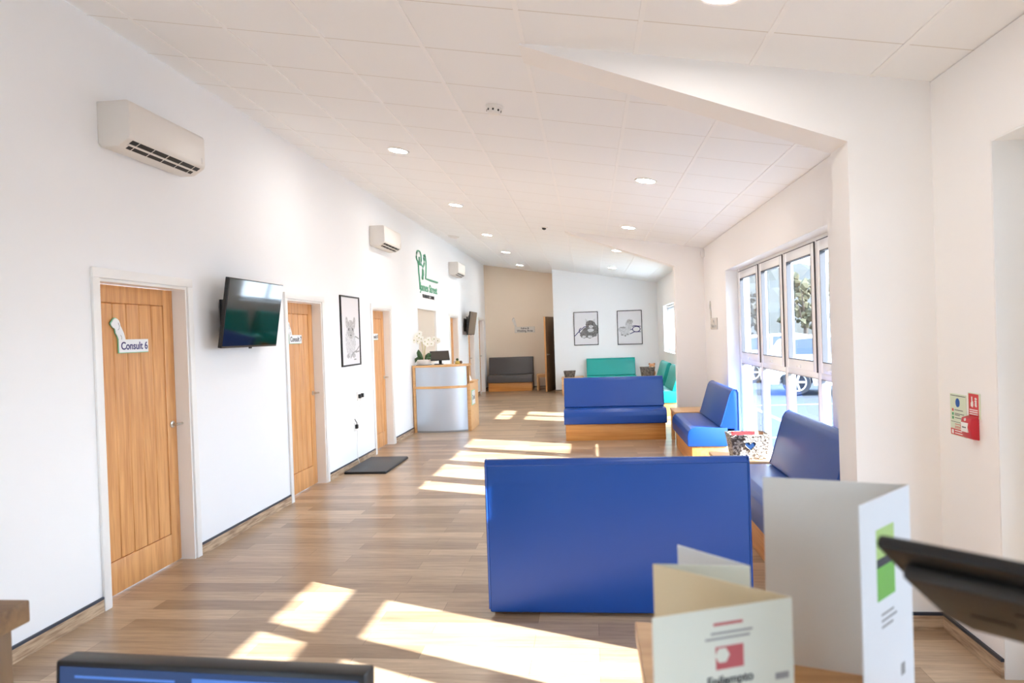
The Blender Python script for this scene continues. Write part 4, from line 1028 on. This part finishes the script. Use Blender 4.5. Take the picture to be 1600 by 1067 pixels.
def car(label, loc, rz):
    t = thing('car', label, 'car', loc, rz=rz, group='parked white cars outside')
    prof = [(-2.15, 0.38), (-2.18, 0.62), (-2.12, 0.92), (-2.02, 0.98), (-1.75, 1.38), (-1.55, 1.47), (-0.2, 1.52), (0.25, 1.44), (1.0, 1.0), (1.85, 0.86), (2.12, 0.70), (2.18, 0.42), (2.1, 0.25), (1.72, 0.25), (1.66, 0.48), (1.5, 0.64), (1.28, 0.68), (1.06, 0.62), (0.92, 0.46), (0.88, 0.25),
            (-0.93, 0.25), (-0.97, 0.46), (-1.10, 0.62), (-1.32, 0.68), (-1.54, 0.62), (-1.70, 0.46), (-1.74, 0.28), (-2.1, 0.28)]
    b = MB(); cs = []
    for s_, ys in ((0.0, 0.89), ):
        pass
    def ring(y, k):
        out = []
        for x, z in prof:
            yy_ = y
            if z > 0.95: yy_ = y*(1-0.20*(z-0.95)/0.57)
            out.append(b.bm.verts.new((x*k, yy_, z)))
        return out
    R0 = ring(-0.89, 1); R1 = ring(0.89, 1); n = len(prof)
    b.bm.faces.new(R0[::-1]); b.bm.faces.new(R1)
    for i in range(n): b.bm.faces.new((R0[i], R0[(i+1) % n], R1[(i+1) % n], R1[i]))
    b.build('body', M['car_white'], t)
    gl = MB()
    def side(s):
        for poly in ([(-1.66, 1.02), (-1.50, 1.38), (-0.78, 1.42), (-0.78, 1.02)], [(-0.70, 1.02), (-0.70, 1.42), (-0.2, 1.43), (0.18, 1.36), (0.72, 1.02)]):
            f_ = [gl.bm.verts.new((x, s*(0.89*(1-0.20*(z-0.95)/0.57)+0.004), z)) for x, z in poly]; gl.bm.faces.new(f_)
    side(-1); side(1)
    gl.bm.faces.new([gl.bm.verts.new(p) for p in ((-2.0, -0.72, 1.02), (-2.0, 0.72, 1.02), (-1.785, 0.66, 1.35), (-1.785, -0.66, 1.35))])
    gl.bm.faces.new([gl.bm.verts.new(p) for p in ((0.93, -0.74, 1.06), (0.93, 0.74, 1.06), (0.33, 0.68, 1.41), (0.33, -0.68, 1.41))])
    gl.build('windows', M['car_glass'], t, smooth=False)
    tl_ = MB()
    for s in (-1, 1): tl_.box((-2.16, s*0.62, 0.72), (-2.06, s*0.90, 0.95), 0.02)
    tl_.build('tail_lamp', M['tail'], t)
    MB().box((-2.2, -0.86, 0.36), (-2.12, 0.86, 0.50), 0.03).build('rear_bumper', M['tyre'], t)
    for x in (-1.32, 1.28):
        for s in (-1, 1):
            mt = Matrix.Translation((x, s*0.80, 0.335)) @ Matrix.Rotation(-PI/2*s, 4, 'X')
            wh = MB().lathe([(0.22, 0.06), (0.24, 0.10), (0.31, 0.105), (0.335, 0.07), (0.335, -0.09), (0.22, -0.09), (0.22, 0.06)], 32, mt).build('wheel', M['tyre'], t)
            r_ = MB().lathe([(0.0, 0.06), (0.225, 0.02), (0.225, -0.06), (0, -0.06)], 32, mt)
            r_.build('hub', M['tyre'], wh)
            sp = MB().lathe([(0.195, 0.06), (0.205, 0.095), (0.235, 0.10), (0.238, 0.05), (0.195, 0.06)], 32, mt)
            for k in range(5):
                a = 2*PI*k/5
                v0 = len(sp.bm.verts); sp.box((0.02, -0.028, 0.06), (0.21, 0.028, 0.092), 0)
                bmesh.ops.transform(sp.bm, matrix=mt @ Matrix.Rotation(a, 4, 'Z'), verts=[q for q in sp.bm.verts][-8:])
            sp.lathe([(0, 0.10), (0.05, 0.095), (0.05, 0.06), (0, 0.06)], 16, mt)
            sp.build('alloy_rim', M['alloy'], wh)
    return t
rzc = math.radians(-18)
def place_car(wx, wy, rz):
    # put rear near-side wheel (-1.32,-.89) at wx,wy
    c_, s_ = math.cos(rz), math.sin(rz); lx, ly = -1.32, -0.9
    return (wx-(c_*lx-s_*ly), wy-(s_*lx+c_*ly), GZ)
c1 = car('white parked car with a five-spoke wheel nearest the window', place_car(5.05, 18.2, rzc), rzc)
dup(c1, place_car(4.95, 22.6, rzc), rzc, label='white parked car behind the one with the visible wheel')
# hill bank and trees
hb = bmesh.new()
N = 40; V = []
for i in range(N+1):
    row = []
    for j in range(9):
        x = 5 + i*1.8; y_ = 44 + j*3.0
        hgt = (j/8.0)**0.8*7.5 + random.uniform(-0.25, 0.25)*j*0.5 - max(0, (x-40))*0.02
        row.append(hb.verts.new((x, y_ + random.uniform(-.3, .3), GZ + hgt)))
    V.append(row)
for i in range(N):
    for j in range(8): hb.faces.new((V[i][j], V[i+1][j], V[i+1][j+1], V[i][j+1]))
me = bpy.data.meshes.new('hill'); hb.to_mesh(me); hb.free(); me.materials.append(M['olive_brown'])
ho = bpy.data.objects.new('hill', me); COL.objects.link(ho); tag(ho, 'pale brown hillside beyond the parked cars', 'hill', kind='structure')
def tree(label, x, y_, h, mat, seed):
    rn = random.Random(seed)
    t = thing('tree', label, 'tree', (x, y_, GZ), group='bare winter trees beyond the car park')
    b = MB().tube([(0, 0, 0), (0.05, 0, h*0.4), (0, 0.05, h*0.75)], [0.14, 0.10, 0.05], 8)
    for k in range(6):
        a = rn.uniform(0, 6.28); z_ = h*rn.uniform(0.3, 0.65)
        b.tube([(0.03, 0, z_), (0.6*math.cos(a), 0.6*math.sin(a), z_+h*0.15), (1.0*math.cos(a), 1.0*math.sin(a), z_+h*0.3)], [0.05, 0.035, 0.015], 6)
    b.build('trunk', M['trunk'], t)
    b = MB()
    for k in range(90):
        a = rn.uniform(0, 6.28); r_ = rn.uniform(0, h*0.26); z_ = rn.uniform(0.38, 0.98)*h
        b.ball((r_*math.cos(a), r_*math.sin(a), z_), h*rn.uniform(0.025, 0.06), 1, (1, 1, rn.uniform(0.7, 1.3)))
    for v_ in b.bm.verts: v_.co += Vector((rn.uniform(-1, 1), rn.uniform(-1, 1), rn.uniform(-1, 1)))*0.07
    b.build('crown', mat, t, smooth=False)
for i, (x, y_, h) in enumerate([(7.6, 36, 3.4), (10.3, 35.5, 4.2), (12.9, 37.5, 3.6), (15.6, 36, 4.4), (18.4, 38, 3.8)]):
    tree(['olive winter tree beyond the cars, leftmost of the row', 'olive winter tree beyond the cars, second of the row', 'olive winter tree beyond the cars, middle of the row',
          'olive winter tree beyond the cars, fourth of the row', 'olive winter tree beyond the cars, last of the row'][i], x, y_, h, M['olive'] if i % 2 else M['olive_brown'], 11+i)

# ------------------------------------------------------------------ light
SUN_DIR = Vector((1, -0.43, 0.577)).normalized()
sl = bpy.data.lights.new('sun', 'SUN'); sl.energy = 15.0; sl.angle = math.radians(0.53); sl.color = (0.97, 0.985, 1.0)
so = bpy.data.objects.new('sun', sl); COL.objects.link(so); so.rotation_euler = SUN_DIR.to_track_quat('Z', 'Y').to_euler(); so.location = (30, -10, 20)
wd = bpy.data.worlds.new('sky'); SC.world = wd; wd.use_nodes = True
nt = wd.node_tree; bg = nt.nodes['Background']
tc = nt.nodes.new('ShaderNodeTexCoord'); sx = nt.nodes.new('ShaderNodeSeparateXYZ'); nt.links.new(tc.outputs['Generated'], sx.inputs[0])
cr = nt.nodes.new('ShaderNodeValToRGB')
cr.color_ramp.elements[0].position = 0.0; cr.color_ramp.elements[0].color = (0.72, 0.86, 1.0, 1)
cr.color_ramp.elements[1].position = 0.6; cr.color_ramp.elements[1].color = (0.46, 0.68, 1.0, 1)
nt.links.new(sx.outputs['Z'], cr.inputs['Fac']); nt.links.new(cr.outputs['Color'], bg.inputs['Color'])
bg.inputs['Strength'].default_value = 5.4

# lettering becomes plain mesh
bpy.context.view_layer.update()
dg = bpy.context.evaluated_depsgraph_get()
for o in [q for q in SC.objects if q.type == 'FONT']:
    me = bpy.data.meshes.new_from_object(o.evaluated_get(dg)); nm = o.name
    n_ = bpy.data.objects.new('lettering', me); COL.objects.link(n_); n_.parent = o.parent
    n_.location = o.location; n_.rotation_euler = o.rotation_euler; n_.scale = o.scale
    bpy.data.objects.remove(o)

# ------------------------------------------------------------------ camera
F_PX, YAW, PITCH, ROLL = 1111.0, 0.10863, 0.01002, -0.03351
cy_, sy_ = math.cos(YAW), math.sin(YAW); cp, sp_ = math.cos(PITCH), math.sin(PITCH); c_, s_ = math.cos(ROLL), math.sin(ROLL)
right = Vector((cy_, sy_, 0)); fwd = Vector((-sy_*cp, cy_*cp, -sp_)); up = Vector((-sy_*sp_, cy_*sp_, cp))
rx = right*c_ + up*s_; uy = -right*s_ + up*c_
mw = Matrix(((rx.x, uy.x, -fwd.x, 0), (rx.y, uy.y, -fwd.y, 0), (rx.z, uy.z, -fwd.z, 1.6), (0, 0, 0, 1)))
cam = bpy.data.cameras.new('camera'); cam.sensor_width = 36; cam.sensor_fit = 'HORIZONTAL'; cam.lens = 36*F_PX/1600
cam.clip_start = 0.05; cam.clip_end = 300
cam.dof.use_dof = True; cam.dof.focus_distance = 6.5; cam.dof.aperture_fstop = 5.0
co = bpy.data.objects.new('camera', cam); COL.objects.link(co); co.matrix_world = mw
SC.camera = co
SC.cycles.diffuse_bounces = 8
SC.view_settings.view_transform = 'Standard'; SC.view_settings.look = 'None'
SC.view_settings.gamma = 1.0; SC.view_settings.use_curve_mapping = False
SC.view_settings.exposure = 1.27
